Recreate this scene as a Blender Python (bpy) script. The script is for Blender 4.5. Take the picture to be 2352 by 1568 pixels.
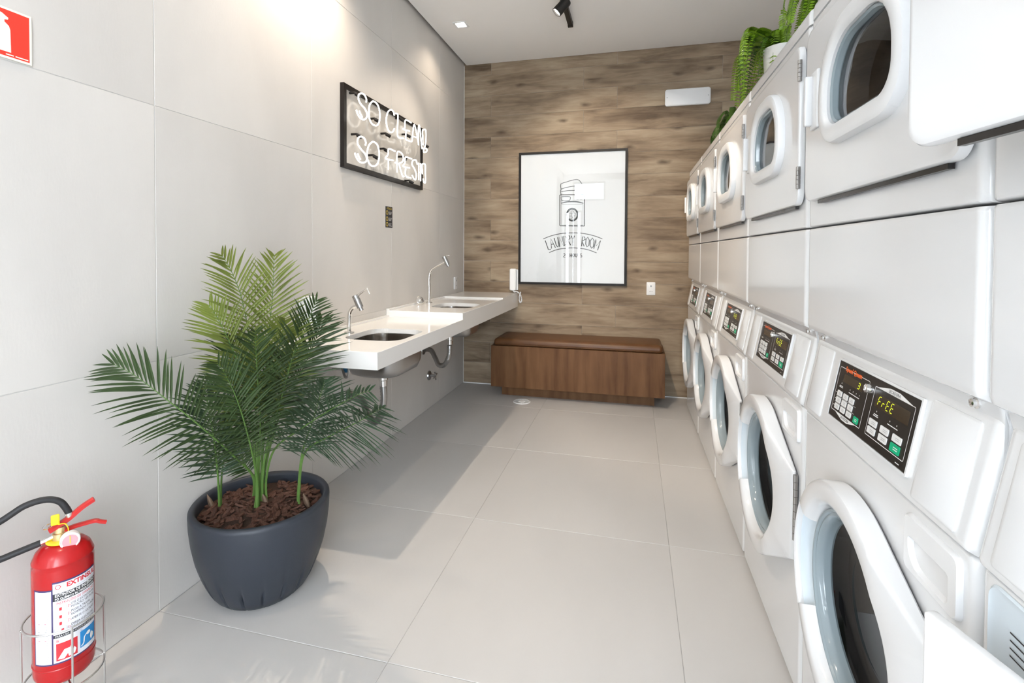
import bpy, bmesh, math, random
from mathutils import Vector, Matrix

# ------------------------------------------------------------------ scene, camera, light
for o in list(bpy.data.objects):
    bpy.data.objects.remove(o, do_unlink=True)
scene = bpy.context.scene
C = scene.collection
PI = math.pi
rnd = random.Random(7)

cam_d = bpy.data.cameras.new('camera')
cam = bpy.data.objects.new('camera', cam_d)
C.objects.link(cam)
scene.camera = cam
cam_d.sensor_width = 36.0
cam_d.lens = 1168.94 / 2352 * 36.0
cam_d.shift_x = (1176 - 1156.43) / 2352
cam_d.shift_y = -(784 - 604.51) / 2352
cam_d.clip_start = 0.02
YAW, PITCH, ROLL = 0.2520, 0.02092, 0.004745
fwd = Vector((-math.sin(YAW) * math.cos(PITCH), math.cos(YAW) * math.cos(PITCH), -math.sin(PITCH)))
rt = Vector((math.cos(YAW), math.sin(YAW), 0))
up = rt.cross(fwd)
r2 = math.cos(ROLL) * rt + math.sin(ROLL) * up
u2 = -math.sin(ROLL) * rt + math.cos(ROLL) * up
cam.matrix_world = Matrix(((r2.x, u2.x, -fwd.x, 1.63748), (r2.y, u2.y, -fwd.y, 0.0),
                           (r2.z, u2.z, -fwd.z, 1.29024), (0, 0, 0, 1)))

scene.view_settings.view_transform = 'Standard'
scene.view_settings.look = 'None'
scene.view_settings.gamma = 1.0
scene.view_settings.use_curve_mapping = False
scene.view_settings.exposure = 0.52

world = bpy.data.worlds.new('overcast_sky')
scene.world = world
world.use_nodes = True
wn = world.node_tree.nodes
bgn = wn.get('Background') or wn.new('ShaderNodeBackground')
bgn.inputs['Color'].default_value = (0.86, 0.92, 1.0, 1)
bgn.inputs['Strength'].default_value = 14.5
WARM = (1.0, 0.84, 0.66)

XW, YB, ZC = 2.95, 4.779, 3.118      # right wall, back wall, ceiling
YF = -2.4                            # shop-front behind the camera

YL = -1.45                           # the tiled wall ends here; glazing continues it
def portal(loc, rot, w, h):          # guides the sampling of sky light through an opening
    l = bpy.data.lights.new('window_portal', 'AREA'); l.shape = 'RECTANGLE'; l.size = w; l.size_y = h
    l.cycles.is_portal = True
    o = bpy.data.objects.new('window_portal', l); C.objects.link(o); o.location = loc; o.rotation_euler = rot
portal((2.175, YF + 0.005, 1.50), (PI / 2, 0, 0), 1.40, 2.95)
portal((0.24, YF + 0.005, 1.15), (PI / 2, 0, 0), 0.42, 2.25)
portal((0.60, YF + 0.005, 2.72), (PI / 2, 0, 0), 0.75, 0.45)
portal((-0.005, (YF + YL) / 2, 1.50), (0, -PI / 2, 0), 2.90, YL - YF)

# ------------------------------------------------------------------ materials
def nodes_of(m):
    m.use_nodes = True
    return m.node_tree.nodes, m.node_tree.links, m.node_tree.nodes['Principled BSDF']

def mat(name, col, rough=0.5, metal=0.0, spec=0.5, bump=0.0, bscale=60.0, var=0.0, vscale=6.0,
        stretch=(1, 1, 1), emit=None, estr=0.0, coat=0.0, alpha=1.0, trans=0.0, ior=1.45, sub=0.0):
    m = bpy.data.materials.new(name)
    N, L, b = nodes_of(m)
    b.inputs['Base Color'].default_value = (*col, 1)
    b.inputs['Roughness'].default_value = rough
    b.inputs['Metallic'].default_value = metal
    b.inputs['Specular IOR Level'].default_value = spec
    b.inputs['IOR'].default_value = ior
    if coat: b.inputs['Coat Weight'].default_value = coat; b.inputs['Coat Roughness'].default_value = 0.08
    if trans: b.inputs['Transmission Weight'].default_value = trans
    if emit:
        b.inputs['Emission Color'].default_value = (*emit, 1)
        b.inputs['Emission Strength'].default_value = estr
    if var or bump:
        tc = N.new('ShaderNodeTexCoord')
        mp = N.new('ShaderNodeMapping'); mp.inputs['Scale'].default_value = stretch
        L.new(tc.outputs['Object'], mp.inputs['Vector'])
        if var:
            n = N.new('ShaderNodeTexNoise'); n.inputs['Scale'].default_value = vscale
            n.inputs['Detail'].default_value = 6.0
            L.new(mp.outputs['Vector'], n.inputs['Vector'])
            oi = N.new('ShaderNodeObjectInfo')
            ad = N.new('ShaderNodeMath'); ad.operation = 'MULTIPLY_ADD'
            ad.inputs[1].default_value = 0.25; L.new(oi.outputs['Random'], ad.inputs[0])
            L.new(n.outputs['Fac'], ad.inputs[2])
            cr = N.new('ShaderNodeValToRGB')
            cr.color_ramp.elements[0].position = 0.35; cr.color_ramp.elements[1].position = 0.85
            cr.color_ramp.elements[0].color = (*[c * (1 - var) for c in col], 1)
            cr.color_ramp.elements[1].color = (*[min(1, c * (1 + var)) for c in col], 1)
            L.new(ad.outputs[0], cr.inputs['Fac']); L.new(cr.outputs['Color'], b.inputs['Base Color'])
        if bump:
            n2 = N.new('ShaderNodeTexNoise'); n2.inputs['Scale'].default_value = bscale
            n2.inputs['Detail'].default_value = 5.0
            L.new(mp.outputs['Vector'], n2.inputs['Vector'])
            bp = N.new('ShaderNodeBump'); bp.inputs['Strength'].default_value = bump
            bp.inputs['Distance'].default_value = 0.01
            L.new(n2.outputs['Fac'], bp.inputs['Height']); L.new(bp.outputs['Normal'], b.inputs['Normal'])
    return m

def wood(name, dark, mid, light, grain=(1.2, 14, 14), scale=2.2, rough=0.5, knots=0.0, wave=0.0):
    """stretched-noise timber; grain runs along the axis with the small stretch"""
    m = bpy.data.materials.new(name)
    N, L, b = nodes_of(m)
    b.inputs['Roughness'].default_value = rough
    b.inputs['Specular IOR Level'].default_value = 0.22
    tc = N.new('ShaderNodeTexCoord'); oi = N.new('ShaderNodeObjectInfo')
    off = N.new('ShaderNodeVectorMath'); off.operation = 'MULTIPLY_ADD'
    cx = N.new('ShaderNodeCombineXYZ')
    for i, k in enumerate((37.0, 11.0, 23.0)):
        mm = N.new('ShaderNodeMath'); mm.operation = 'MULTIPLY'; mm.inputs[1].default_value = k
        L.new(oi.outputs['Random'], mm.inputs[0]); L.new(mm.outputs[0], cx.inputs[i])
    av = N.new('ShaderNodeVectorMath'); av.operation = 'ADD'
    L.new(tc.outputs['Object'], av.inputs[0]); L.new(cx.outputs[0], av.inputs[1])
    mp = N.new('ShaderNodeMapping'); mp.inputs['Scale'].default_value = grain
    L.new(av.outputs[0], mp.inputs['Vector'])
    n1 = N.new('ShaderNodeTexNoise'); n1.inputs['Scale'].default_value = scale
    n1.inputs['Detail'].default_value = 9.0; n1.inputs['Roughness'].default_value = 0.66
    n1.inputs['Distortion'].default_value = 0.6
    L.new(mp.outputs['Vector'], n1.inputs['Vector'])
    n2 = N.new('ShaderNodeTexNoise'); n2.inputs['Scale'].default_value = 2.6; n2.inputs['Detail'].default_value = 3.0
    mp2 = N.new('ShaderNodeMapping'); mp2.inputs['Scale'].default_value = tuple(max(0.8, g * 0.28) for g in grain)
    L.new(av.outputs[0], mp2.inputs['Vector']); L.new(mp2.outputs['Vector'], n2.inputs['Vector'])
    mx = N.new('ShaderNodeMath'); mx.operation = 'MULTIPLY_ADD'; mx.inputs[1].default_value = 0.55
    L.new(n2.outputs['Fac'], mx.inputs[0])
    m3 = N.new('ShaderNodeMath'); m3.operation = 'MULTIPLY'; m3.inputs[1].default_value = 0.55
    L.new(n1.outputs['Fac'], m3.inputs[0]); L.new(m3.outputs[0], mx.inputs[2])
    src = mx.outputs[0]
    if wave:
        wv = N.new('ShaderNodeTexWave'); wv.wave_type = 'BANDS'; wv.bands_direction = 'X'
        wv.inputs['Scale'].default_value = wave; wv.inputs['Distortion'].default_value = 7.0
        wv.inputs['Detail'].default_value = 3.0; wv.inputs['Detail Scale'].default_value = 1.2
        mpw = N.new('ShaderNodeMapping'); mpw.inputs['Scale'].default_value = (1.0, 1.0, 0.22)
        L.new(av.outputs[0], mpw.inputs['Vector']); L.new(mpw.outputs['Vector'], wv.inputs['Vector'])
        mw = N.new('ShaderNodeMath'); mw.operation = 'MULTIPLY_ADD'; mw.inputs[1].default_value = 0.12
        sb = N.new('ShaderNodeMath'); sb.operation = 'SUBTRACT'; sb.inputs[1].default_value = 0.06
        L.new(src, sb.inputs[0]); L.new(wv.outputs['Fac'], mw.inputs[0]); L.new(sb.outputs[0], mw.inputs[2]); src = mw.outputs[0]
    tint = N.new('ShaderNodeMath'); tint.operation = 'MULTIPLY_ADD'; tint.inputs[1].default_value = 0.07
    L.new(oi.outputs['Random'], tint.inputs[0]); L.new(src, tint.inputs[2])
    cr = N.new('ShaderNodeValToRGB')
    e = cr.color_ramp.elements
    e[0].position = 0.40; e[0].color = (*dark, 1)
    e[1].position = 0.74; e[1].color = (*light, 1)
    em = e.new(0.56); em.color = (*mid, 1)
    L.new(tint.outputs[0], cr.inputs['Fac'])
    out = cr.outputs['Color']
    if knots:
        vo = N.new('ShaderNodeTexVoronoi'); vo.inputs['Scale'].default_value = 1.0
        vo.voronoi_dimensions = '2D'
        mpk = N.new('ShaderNodeMapping'); mpk.inputs['Scale'].default_value = (1.25, 1, 3.2); mpk.inputs['Rotation'].default_value = (PI / 2, 0, 0)
        L.new(av.outputs[0], mpk.inputs['Vector'])
        nd = N.new('ShaderNodeTexNoise'); nd.inputs['Scale'].default_value = 9.0
        L.new(av.outputs[0], nd.inputs['Vector'])
        mv = N.new('ShaderNodeVectorMath'); mv.operation = 'MULTIPLY_ADD'
        mv.inputs[1].default_value = (0.10, 0.10, 0.10); L.new(nd.outputs['Color'], mv.inputs[0])
        L.new(mpk.outputs['Vector'], mv.inputs[2]); L.new(mv.outputs[0], vo.inputs['Vector'])
        kr = N.new('ShaderNodeValToRGB')
        kr.color_ramp.elements[0].position = 0.012; kr.color_ramp.elements[0].color = (1, 1, 1, 1)
        kr.color_ramp.elements[1].position = 0.085; kr.color_ramp.elements[1].color = (0, 0, 0, 1)
        L.new(vo.outputs['Distance'], kr.inputs['Fac'])
        km = N.new('ShaderNodeMath'); km.operation = 'MULTIPLY'; km.inputs[1].default_value = knots
        L.new(kr.outputs['Color'], km.inputs[0])
        mix = N.new('ShaderNodeMixRGB'); mix.blend_type = 'MIX'
        mix.inputs['Color2'].default_value = (*[c * 0.75 for c in dark], 1)
        L.new(km.outputs[0], mix.inputs['Fac']); L.new(out, mix.inputs['Color1']); out = mix.outputs['Color']
    L.new(out, b.inputs['Base Color'])
    bp = N.new('ShaderNodeBump'); bp.inputs['Strength'].default_value = 0.12; bp.inputs['Distance'].default_value = 0.004
    L.new(n1.outputs['Fac'], bp.inputs['Height']); L.new(bp.outputs['Normal'], b.inputs['Normal'])
    return m

def clear_glass(name, tint=(1, 1, 1), ior=1.5, rough=0.0):
    """thin pane: clear transmission plus a fresnel mirror"""
    m = bpy.data.materials.new(name); m.use_nodes = True
    N, L = m.node_tree.nodes, m.node_tree.links
    N.clear()
    o = N.new('ShaderNodeOutputMaterial'); mx = N.new('ShaderNodeMixShader')
    t = N.new('ShaderNodeBsdfTransparent'); t.inputs['Color'].default_value = (*tint, 1)
    g = N.new('ShaderNodeBsdfGlossy'); g.inputs['Roughness'].default_value = rough
    lw = N.new('ShaderNodeLayerWeight'); pw = N.new('ShaderNodeMath'); pw.operation = 'POWER'; pw.inputs[1].default_value = 5.0
    f = N.new('ShaderNodeMath'); f.operation = 'MULTIPLY_ADD'; r0 = ((ior - 1) / (ior + 1)) ** 2
    f.inputs[1].default_value = 1 - r0; f.inputs[2].default_value = r0
    L.new(lw.outputs['Facing'], pw.inputs[0]); L.new(pw.outputs[0], f.inputs[0])
    L.new(f.outputs[0], mx.inputs['Fac']); L.new(t.outputs[0], mx.inputs[1]); L.new(g.outputs[0], mx.inputs[2])
    L.new(mx.outputs[0], o.inputs['Surface'])
    return m

def leafmat(name, col, rough=0.4, trans=0.35):
    m = bpy.data.materials.new(name); N, L, b = nodes_of(m)
    tc = N.new('ShaderNodeTexCoord'); n = N.new('ShaderNodeTexNoise'); n.inputs['Scale'].default_value = 9
    L.new(tc.outputs['Object'], n.inputs['Vector'])
    cr = N.new('ShaderNodeValToRGB')
    cr.color_ramp.elements[0].position = 0.3; cr.color_ramp.elements[1].position = 0.7
    cr.color_ramp.elements[0].color = (*[c * 0.7 for c in col], 1)
    cr.color_ramp.elements[1].color = (*[c * 1.3 for c in col], 1)
    L.new(n.outputs['Fac'], cr.inputs['Fac']); L.new(cr.outputs['Color'], b.inputs['Base Color'])
    b.inputs['Roughness'].default_value = rough
    tr = N.new('ShaderNodeBsdfTranslucent'); L.new(cr.outputs['Color'], tr.inputs['Color'])
    mx = N.new('ShaderNodeMixShader'); mx.inputs['Fac'].default_value = trans
    o = [x for x in N if x.type == 'OUTPUT_MATERIAL'][0]
    L.new(b.outputs[0], mx.inputs[1]); L.new(tr.outputs[0], mx.inputs[2]); L.new(mx.outputs[0], o.inputs['Surface'])
    return m

M = {}
M['wall_tile'] = mat('porcelain_wall_tile', (0.60, 0.576, 0.548), 0.55, var=0.07, vscale=2.2, stretch=(1, 1, 0.35), bump=0.04, bscale=140)
M['floor_tile'] = mat('porcelain_floor_tile', (0.525, 0.512, 0.498), 0.42, var=0.05, vscale=2.0, stretch=(1, .4, 1), bump=0.03, bscale=120)
M['grout'] = mat('grout', (0.40, 0.39, 0.375), 0.9)
M['grout_wall'] = mat('wall_grout', (0.60, 0.59, 0.575), 0.9)
M['ceiling'] = mat('white_plaster', (0.90, 0.89, 0.88), 0.9, bump=0.03, bscale=90)
M['shadow_gap'] = mat('dark_reveal', (0.06, 0.055, 0.05), 0.9)
M['plank'] = wood('wood_look_plank', (0.098, 0.066, 0.041), (0.232, 0.170, 0.113), (0.36, 0.285, 0.20), (0.9, 6, 7.5), 2.4, 0.55, knots=0.8)
M['walnut'] = wood('walnut_veneer', (0.088, 0.038, 0.014), (0.128, 0.060, 0.024), (0.165, 0.083, 0.036), (9, 9, 0.7), 2.0, 0.45, wave=3.2)
M['leather'] = mat('brown_leather', (0.095, 0.040, 0.014), 0.38, spec=0.45, var=0.18, vscale=9, bump=0.08, bscale=220)
M['white_enamel'] = mat('white_enamel', (0.73, 0.74, 0.75), 0.16, spec=0.5, coat=0.35)
M['white_plastic'] = mat('white_plastic', (0.76, 0.77, 0.78), 0.28)
M['pale_plastic'] = mat('pale_blue_plastic', (0.62, 0.70, 0.76), 0.25)
M['seam'] = mat('seam_gap', (0.10, 0.10, 0.10), 0.8)
M['gasket'] = mat('grey_gasket', (0.30, 0.33, 0.35), 0.3)
M['steel'] = mat('stainless_steel', (0.40, 0.38, 0.36), 0.12, metal=1.0)
M['chrome'] = mat('chrome', (0.82, 0.81, 0.80), 0.10, metal=1.0)
M['brushed'] = mat('brushed_metal', (0.42, 0.42, 0.42), 0.28, metal=1.0)
M['hinge'] = mat('zinc_hinge', (0.40, 0.39, 0.38), 0.35, metal=1.0)
M['drum'] = mat('dark_drum', (0.035, 0.033, 0.032), 0.25, metal=0.5)
M['dryer_in'] = mat('dark_dryer_interior', (0.075, 0.070, 0.066), 0.5)
M['door_glass'] = clear_glass('tinted_door_glass', (0.62, 0.64, 0.66), 1.5)
M['glass'] = clear_glass('clear_glass', (0.97, 0.98, 0.98), 1.5)
M['ring_glass'] = mat('moulded_glass_rim', (0.28, 0.34, 0.37), 0.08, spec=0.7)
M['panel_black'] = mat('black_overlay', (0.018, 0.015, 0.013), 0.35)
M['white_print'] = mat('white_print', (0.78, 0.78, 0.77), 0.5)
M['grey_print'] = mat('grey_print', (0.45, 0.45, 0.46), 0.6)
M['black_print'] = mat('black_print', (0.03, 0.03, 0.035), 0.6)
M['orange_print'] = mat('orange_print', (0.80, 0.13, 0.02), 0.45)
M['display'] = mat('display_window', (0.05, 0.035, 0.022), 0.15)
M['led'] = mat('led_segment', (0.5, 0.6, 0.02), 0.4, emit=(0.75, 0.95, 0.02), estr=1.1)
M['green_button'] = mat('green_button', (0.0, 0.40, 0.19), 0.4)
M['key_button'] = mat('key_button', (0.72, 0.72, 0.71), 0.4)
M['quartz'] = mat('white_quartz', (0.80, 0.79, 0.77), 0.14, coat=0.2)
M['black_frame'] = mat('black_frame', (0.012, 0.010, 0.009), 0.45, spec=0.25)
M['acrylic'] = mat('neon_backing', (0.40, 0.38, 0.355), 0.15)
M['neon'] = mat('neon_tube', (1, 0.98, 0.93), 0.3, emit=(1.0, 0.97, 0.90), estr=2.4)
M['paper'] = mat('poster_paper', (0.76, 0.77, 0.80), 0.7)
M['ink'] = mat('poster_ink', (0.06, 0.065, 0.07), 0.7)
M['ink_soft'] = mat('poster_ink_soft', (0.34, 0.35, 0.37), 0.7)
M['ink_wash'] = mat('poster_ink_wash', (0.30, 0.33, 0.36), 0.7)
M['pot'] = mat('charcoal_pot', (0.029, 0.034, 0.044), 0.42, spec=0.4, bump=0.05, bscale=350)
M['soil'] = mat('dark_soil', (0.035, 0.017, 0.010), 0.9, bump=0.4, bscale=70)
M['bark'] = mat('bark_chip', (0.075, 0.030, 0.018), 0.75, var=0.45, vscale=30, bump=0.4, bscale=120)
M['husk'] = mat('dry_husk', (0.13, 0.085, 0.055), 0.7)
M['palm_lit'] = leafmat('palm_leaf_lit', (0.185, 0.230, 0.050), 0.38, 0.40)  # upper fronds: warm light and backlight painted into the leaf colour
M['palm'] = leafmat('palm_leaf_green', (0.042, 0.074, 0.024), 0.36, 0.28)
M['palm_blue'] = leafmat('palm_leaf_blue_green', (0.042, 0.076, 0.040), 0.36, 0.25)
M['palm_stem'] = mat('palm_stem', (0.085, 0.165, 0.035), 0.45)
M['fern'] = leafmat('fern_leaf', (0.17, 0.30, 0.015), 0.35, 0.35)
M['fern_dark'] = leafmat('fern_leaf_dark', (0.05, 0.115, 0.012), 0.35, 0.3)
M['ceramic'] = mat('pale_ceramic', (0.62, 0.62, 0.60), 0.2)
M['red'] = mat('red_enamel', (0.40, 0.007, 0.009), 0.25, coat=0.12)
M['red_dull'] = mat('red_handle', (0.46, 0.018, 0.016), 0.35)
M['rubber'] = mat('black_rubber', (0.018, 0.018, 0.02), 0.55, bump=0.08, bscale=300)
M['yellow'] = mat('yellow_plastic', (0.85, 0.62, 0.02), 0.4)
M['brass'] = mat('valve_brass', (0.72, 0.56, 0.30), 0.35, metal=0.8)
M['red_print'] = mat('red_print', (0.62, 0.03, 0.04), 0.5)
M['pink_print'] = mat('pink_print', (0.62, 0.30, 0.33), 0.6)
M['blue_print'] = mat('blue_print', (0.02, 0.23, 0.55), 0.5)
M['purple_print'] = mat('purple_print', (0.05, 0.035, 0.12), 0.5)
M['label_white'] = mat('label_white', (0.74, 0.75, 0.80), 0.5)
M['cream'] = mat('luminous_cream', (0.84, 0.84, 0.72), 0.5)
M['sign_red'] = mat('sign_red', (0.83, 0.045, 0.025), 0.5)
M['wire'] = mat('galvanised_wire', (0.66, 0.65, 0.64), 0.28, metal=1.0)
M['black_metal'] = mat('black_metal', (0.012, 0.011, 0.010), 0.45)
M['lamp_glow'] = mat('lamp_glow', (1, 1, 1), 0.4, emit=(1.0, 0.93, 0.82), estr=14.0)
M['blue_plastic'] = mat('blue_plastic', (0.01, 0.12, 0.26), 0.3)
M['yellow_print'] = mat('yellow_print', (0.70, 0.52, 0.06), 0.5)
M['outside'] = mat('outside_pavement', (0.45, 0.45, 0.44), 0.9)
M['orange_plastic'] = mat('orange_cap', (0.75, 0.16, 0.04), 0.4)

# ------------------------------------------------------------------ mesh helpers
class MB:
    def __init__(self): self.v = []; self.f = []
    def add(self, vs, fs):
        b = len(self.v); self.v += [tuple(p) for p in vs]; self.f += [tuple(b + i for i in f) for f in fs]; return self
    def box(self, x0, x1, y0, y1, z0, z1, bev=0.0):
        if bev <= 0:
            vs = [(x, y, z) for x in (x0, x1) for y in (y0, y1) for z in (z0, z1)]
            return self.add(vs, [(0, 1, 3, 2), (4, 6, 7, 5), (0, 4, 5, 1), (2, 3, 7, 6), (0, 2, 6, 4), (1, 5, 7, 3)])
        bm = bmesh.new()
        vs = [bm.verts.new((x, y, z)) for x in (x0, x1) for y in (y0, y1) for z in (z0, z1)]
        for f in [(0, 1, 3, 2), (4, 6, 7, 5), (0, 4, 5, 1), (2, 3, 7, 6), (0, 2, 6, 4), (1, 5, 7, 3)]:
            bm.faces.new([vs[i] for i in f])
        bmesh.ops.bevel(bm, geom=list(bm.edges), offset=bev, segments=3, profile=0.5, affect='EDGES')
        bm.verts.index_update()
        self.add([v.co[:] for v in bm.verts], [[v.index for v in f.verts] for f in bm.faces]); bm.free(); return self
    def loft(self, loops, cap0=False, cap1=False, closed=True):
        n = len(loops[0]); b = len(self.v)
        for lp in loops: self.v += [tuple(p) for p in lp]
        for k in range(len(loops) - 1):
            for i in range(n if closed else n - 1):
                j = (i + 1) % n
                self.f.append((b + k * n + i, b + k * n + j, b + (k + 1) * n + j, b + (k + 1) * n + i))
        if cap0: self.f.append(tuple(b + i for i in reversed(range(n))))
        if cap1: self.f.append(tuple(b + (len(loops) - 1) * n + i for i in range(n)))
        return self
    def lathe(self, prof, seg=32, c=(0, 0, 0), axis='z', cap0=False, cap1=False):
        loops = []
        for r, h in prof:
            lp = []
            for i in range(seg):
                a = 2 * PI * i / seg; x, y = r * math.cos(a), r * math.sin(a)
                q = {'z': (x, y, h), 'x': (h, x, y), 'y': (y, h, x)}[axis]
                lp.append((q[0] + c[0], q[1] + c[1], q[2] + c[2]))
            loops.append(lp)
        return self.loft(loops, cap0, cap1)
    def tube(self, path, r, seg=10, caps=True, taper=None):
        P = [Vector(p) for p in path]; loops = []
        nrm = None
        for i, p in enumerate(P):
            t = (P[min(i + 1, len(P) - 1)] - P[max(i - 1, 0)]).normalized()
            if nrm is None:
                nrm = t.orthogonal().normalized()
            else:
                nrm = (nrm - t * nrm.dot(t))
                nrm = nrm.normalized() if nrm.length > 1e-6 else t.orthogonal().normalized()
            bn = t.cross(nrm); rr = r if taper is None else taper[i] * r
            if isinstance(r, (list, tuple)): rr = r[i]
            loops.append([p + rr * (math.cos(2 * PI * k / seg) * nrm + math.sin(2 * PI * k / seg) * bn) for k in range(seg)])
        return self.loft(loops, caps, caps)
    def disc(self, c, r, axis='x', seg=24, flip=False):
        vs = []
        for i in range(seg):
            a = 2 * PI * i / seg; x, y = r * math.cos(a), r * math.sin(a)
            q = {'z': (x, y, 0), 'x': (0, x, y), 'y': (y, 0, x)}[axis]
            vs.append((q[0] + c[0], q[1] + c[1], q[2] + c[2]))
        return self.add(vs, [tuple(range(seg))])
    def ribbon(self, pts, w, fn, h=0.0):
        """flat stroke in 2-d, mapped to 3-d by fn(u, v)"""
        P = [Vector(q) for q in pts]; L, R = [], []
        closed = (P[0] - P[-1]).length < 1e-6
        n = len(P)
        for i in range(n):
            a = P[i - 1] if i > 0 else (P[-2] if closed else P[0])
            b_ = P[i + 1] if i < n - 1 else (P[1] if closed else P[-1])
            t = (b_ - a)
            t = t.normalized() if t.length > 1e-9 else Vector((1, 0))
            nn = Vector((-t.y, t.x)) * w * 0.5
            L.append(P[i] + nn); R.append(P[i] - nn)
        vs = [fn(q.x, q.y) for q in L] + [fn(q.x, q.y) for q in R]
        return self.add(vs, [(i, i + 1, n + i + 1, n + i) for i in range(n - 1)])
    def build(self, name, material, parent=None, smooth=False, angle=35):
        me = bpy.data.meshes.new(name); me.from_pydata(self.v, [], self.f); me.update()
        bm = bmesh.new(); bm.from_mesh(me)
        bmesh.ops.recalc_face_normals(bm, faces=bm.faces); bm.to_mesh(me); bm.free()
        if smooth:
            me.polygons.foreach_set('use_smooth', [True] * len(me.polygons))
            me.set_sharp_from_angle(angle=math.radians(angle))
        me.materials.append(M[material] if isinstance(material, str) else material)
        return link(name, me, parent)

def link(name, data, parent=None):
    o = bpy.data.objects.new(name, data); C.objects.link(o)
    if parent: o.parent = parent
    return o

def spline(pts, n=8):
    P = [Vector(q) for q in pts]
    if len(P) < 3: return P
    out = []
    for i in range(len(P) - 1):
        p0 = P[max(i - 1, 0)]; p1 = P[i]; p2 = P[i + 1]; p3 = P[min(i + 2, len(P) - 1)]
        for k in range(n):
            t = k / n
            out.append(0.5 * ((2 * p1) + (p2 - p0) * t + (2 * p0 - 5 * p1 + 4 * p2 - p3) * t * t + (3 * p1 - p0 - 3 * p2 + p3) * t ** 3))
    out.append(P[-1]); return out

def tag(o, label, cat, group=None):
    o['label'] = label; o['category'] = cat
    if group: o['group'] = group
    return o
def thing(name, label, cat, loc=(0, 0, 0), rotz=0.0, group=None):
    o = link(name, None); o.location = loc; o.rotation_euler = (0, 0, rotz); o.empty_display_size = 0.1
    return tag(o, label, cat, group)
def struct(o): o['kind'] = 'structure'; return o

def text_mesh(s, size, font_shear=0.0, ax='CENTER', ay='CENTER', bold=0.0, sx=1.0):
    cu = bpy.data.curves.new('txt', 'FONT'); cu.body = s; cu.size = size
    cu.align_x = ax; cu.align_y = ay; cu.shear = font_shear; cu.offset = bold; cu.resolution_u = 2
    o = bpy.data.objects.new('txt', cu); C.objects.link(o)
    dg = bpy.context.evaluated_depsgraph_get(); dg.update()
    me = bpy.data.meshes.new_from_object(o.evaluated_get(dg))
    vs = [(v.co.x * sx, v.co.y) for v in me.vertices]; fs = [tuple(p.vertices) for p in me.polygons]
    bpy.data.objects.remove(o); bpy.data.curves.remove(cu); bpy.data.meshes.remove(me)
    return vs, fs

def text(name, s, size, fn, material, parent, u=0, v=0, fit=None, **kw):
    """lettering laid out on a surface: fn(u, v) -> point"""
    vs, fs = text_mesh(s, size, **kw)
    k = 1.0
    if fit and vs:
        w = max(a for a, b in vs) - min(a for a, b in vs)
        k = fit / w if w else 1
    mb = MB(); mb.add([fn(u + a * k, v + b) for a, b in vs], fs)
    return mb.build(name, material, parent)

def rrect(u0, u1, v0, v1, rad, n=8):
    """rounded rectangle polygon; rad = one radius or (bl, br, tr, tl)"""
    if not isinstance(rad, (list, tuple)): rad = (rad,) * 4
    pts = []
    for (cx, cy, sx, sy, r, a0) in ((u0, v0, 1, 1, rad[0], PI), (u1, v0, -1, 1, rad[1], 1.5 * PI),
                                    (u1, v1, -1, -1, rad[2], 0), (u0, v1, 1, -1, rad[3], 0.5 * PI)):
        ox, oy = cx + sx * r, cy + sy * r
        for i in range(n + 1):
            a = a0 + 0.5 * PI * i / n
            pts.append((ox + r * math.cos(a), oy + r * math.sin(a)))
    return pts
def circle(cu, cv, r, n=64): return [(cu + r * math.cos(2 * PI * i / n), cv + r * math.sin(2 * PI * i / n)) for i in range(n)]

def polar(poly, c, angs):
    """sample a star-shaped outline at the given angles round c"""
    out = []
    n = len(poly)
    for a in angs:
        d = (math.cos(a), math.sin(a)); best = None
        for i in range(n):
            p, q = poly[i], poly[(i + 1) % n]
            ex, ey = q[0] - p[0], q[1] - p[1]; den = d[0] * ey - d[1] * ex
            if abs(den) < 1e-12: continue
            wx, wy = p[0] - c[0], p[1] - c[1]
            t = (wx * ey - wy * ex) / den; s = (wx * d[1] - wy * d[0]) / den
            if t > 0 and -1e-6 <= s <= 1 + 1e-6 and (best is None or t > best): best = t
        best = best or 0.0
        out.append((c[0] + d[0] * best, c[1] + d[1] * best))
    return out
def angles_for(polys, c, n=96):
    A = [2 * PI * i / n for i in range(n)]
    for p in polys:
        for q in p: A.append(math.atan2(q[1] - c[1], q[0] - c[0]) % (2 * PI))
    A.sort(); out = [A[0]]
    for a in A[1:]:
        if a - out[-1] > 0.004: out.append(a)
    return out

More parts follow.
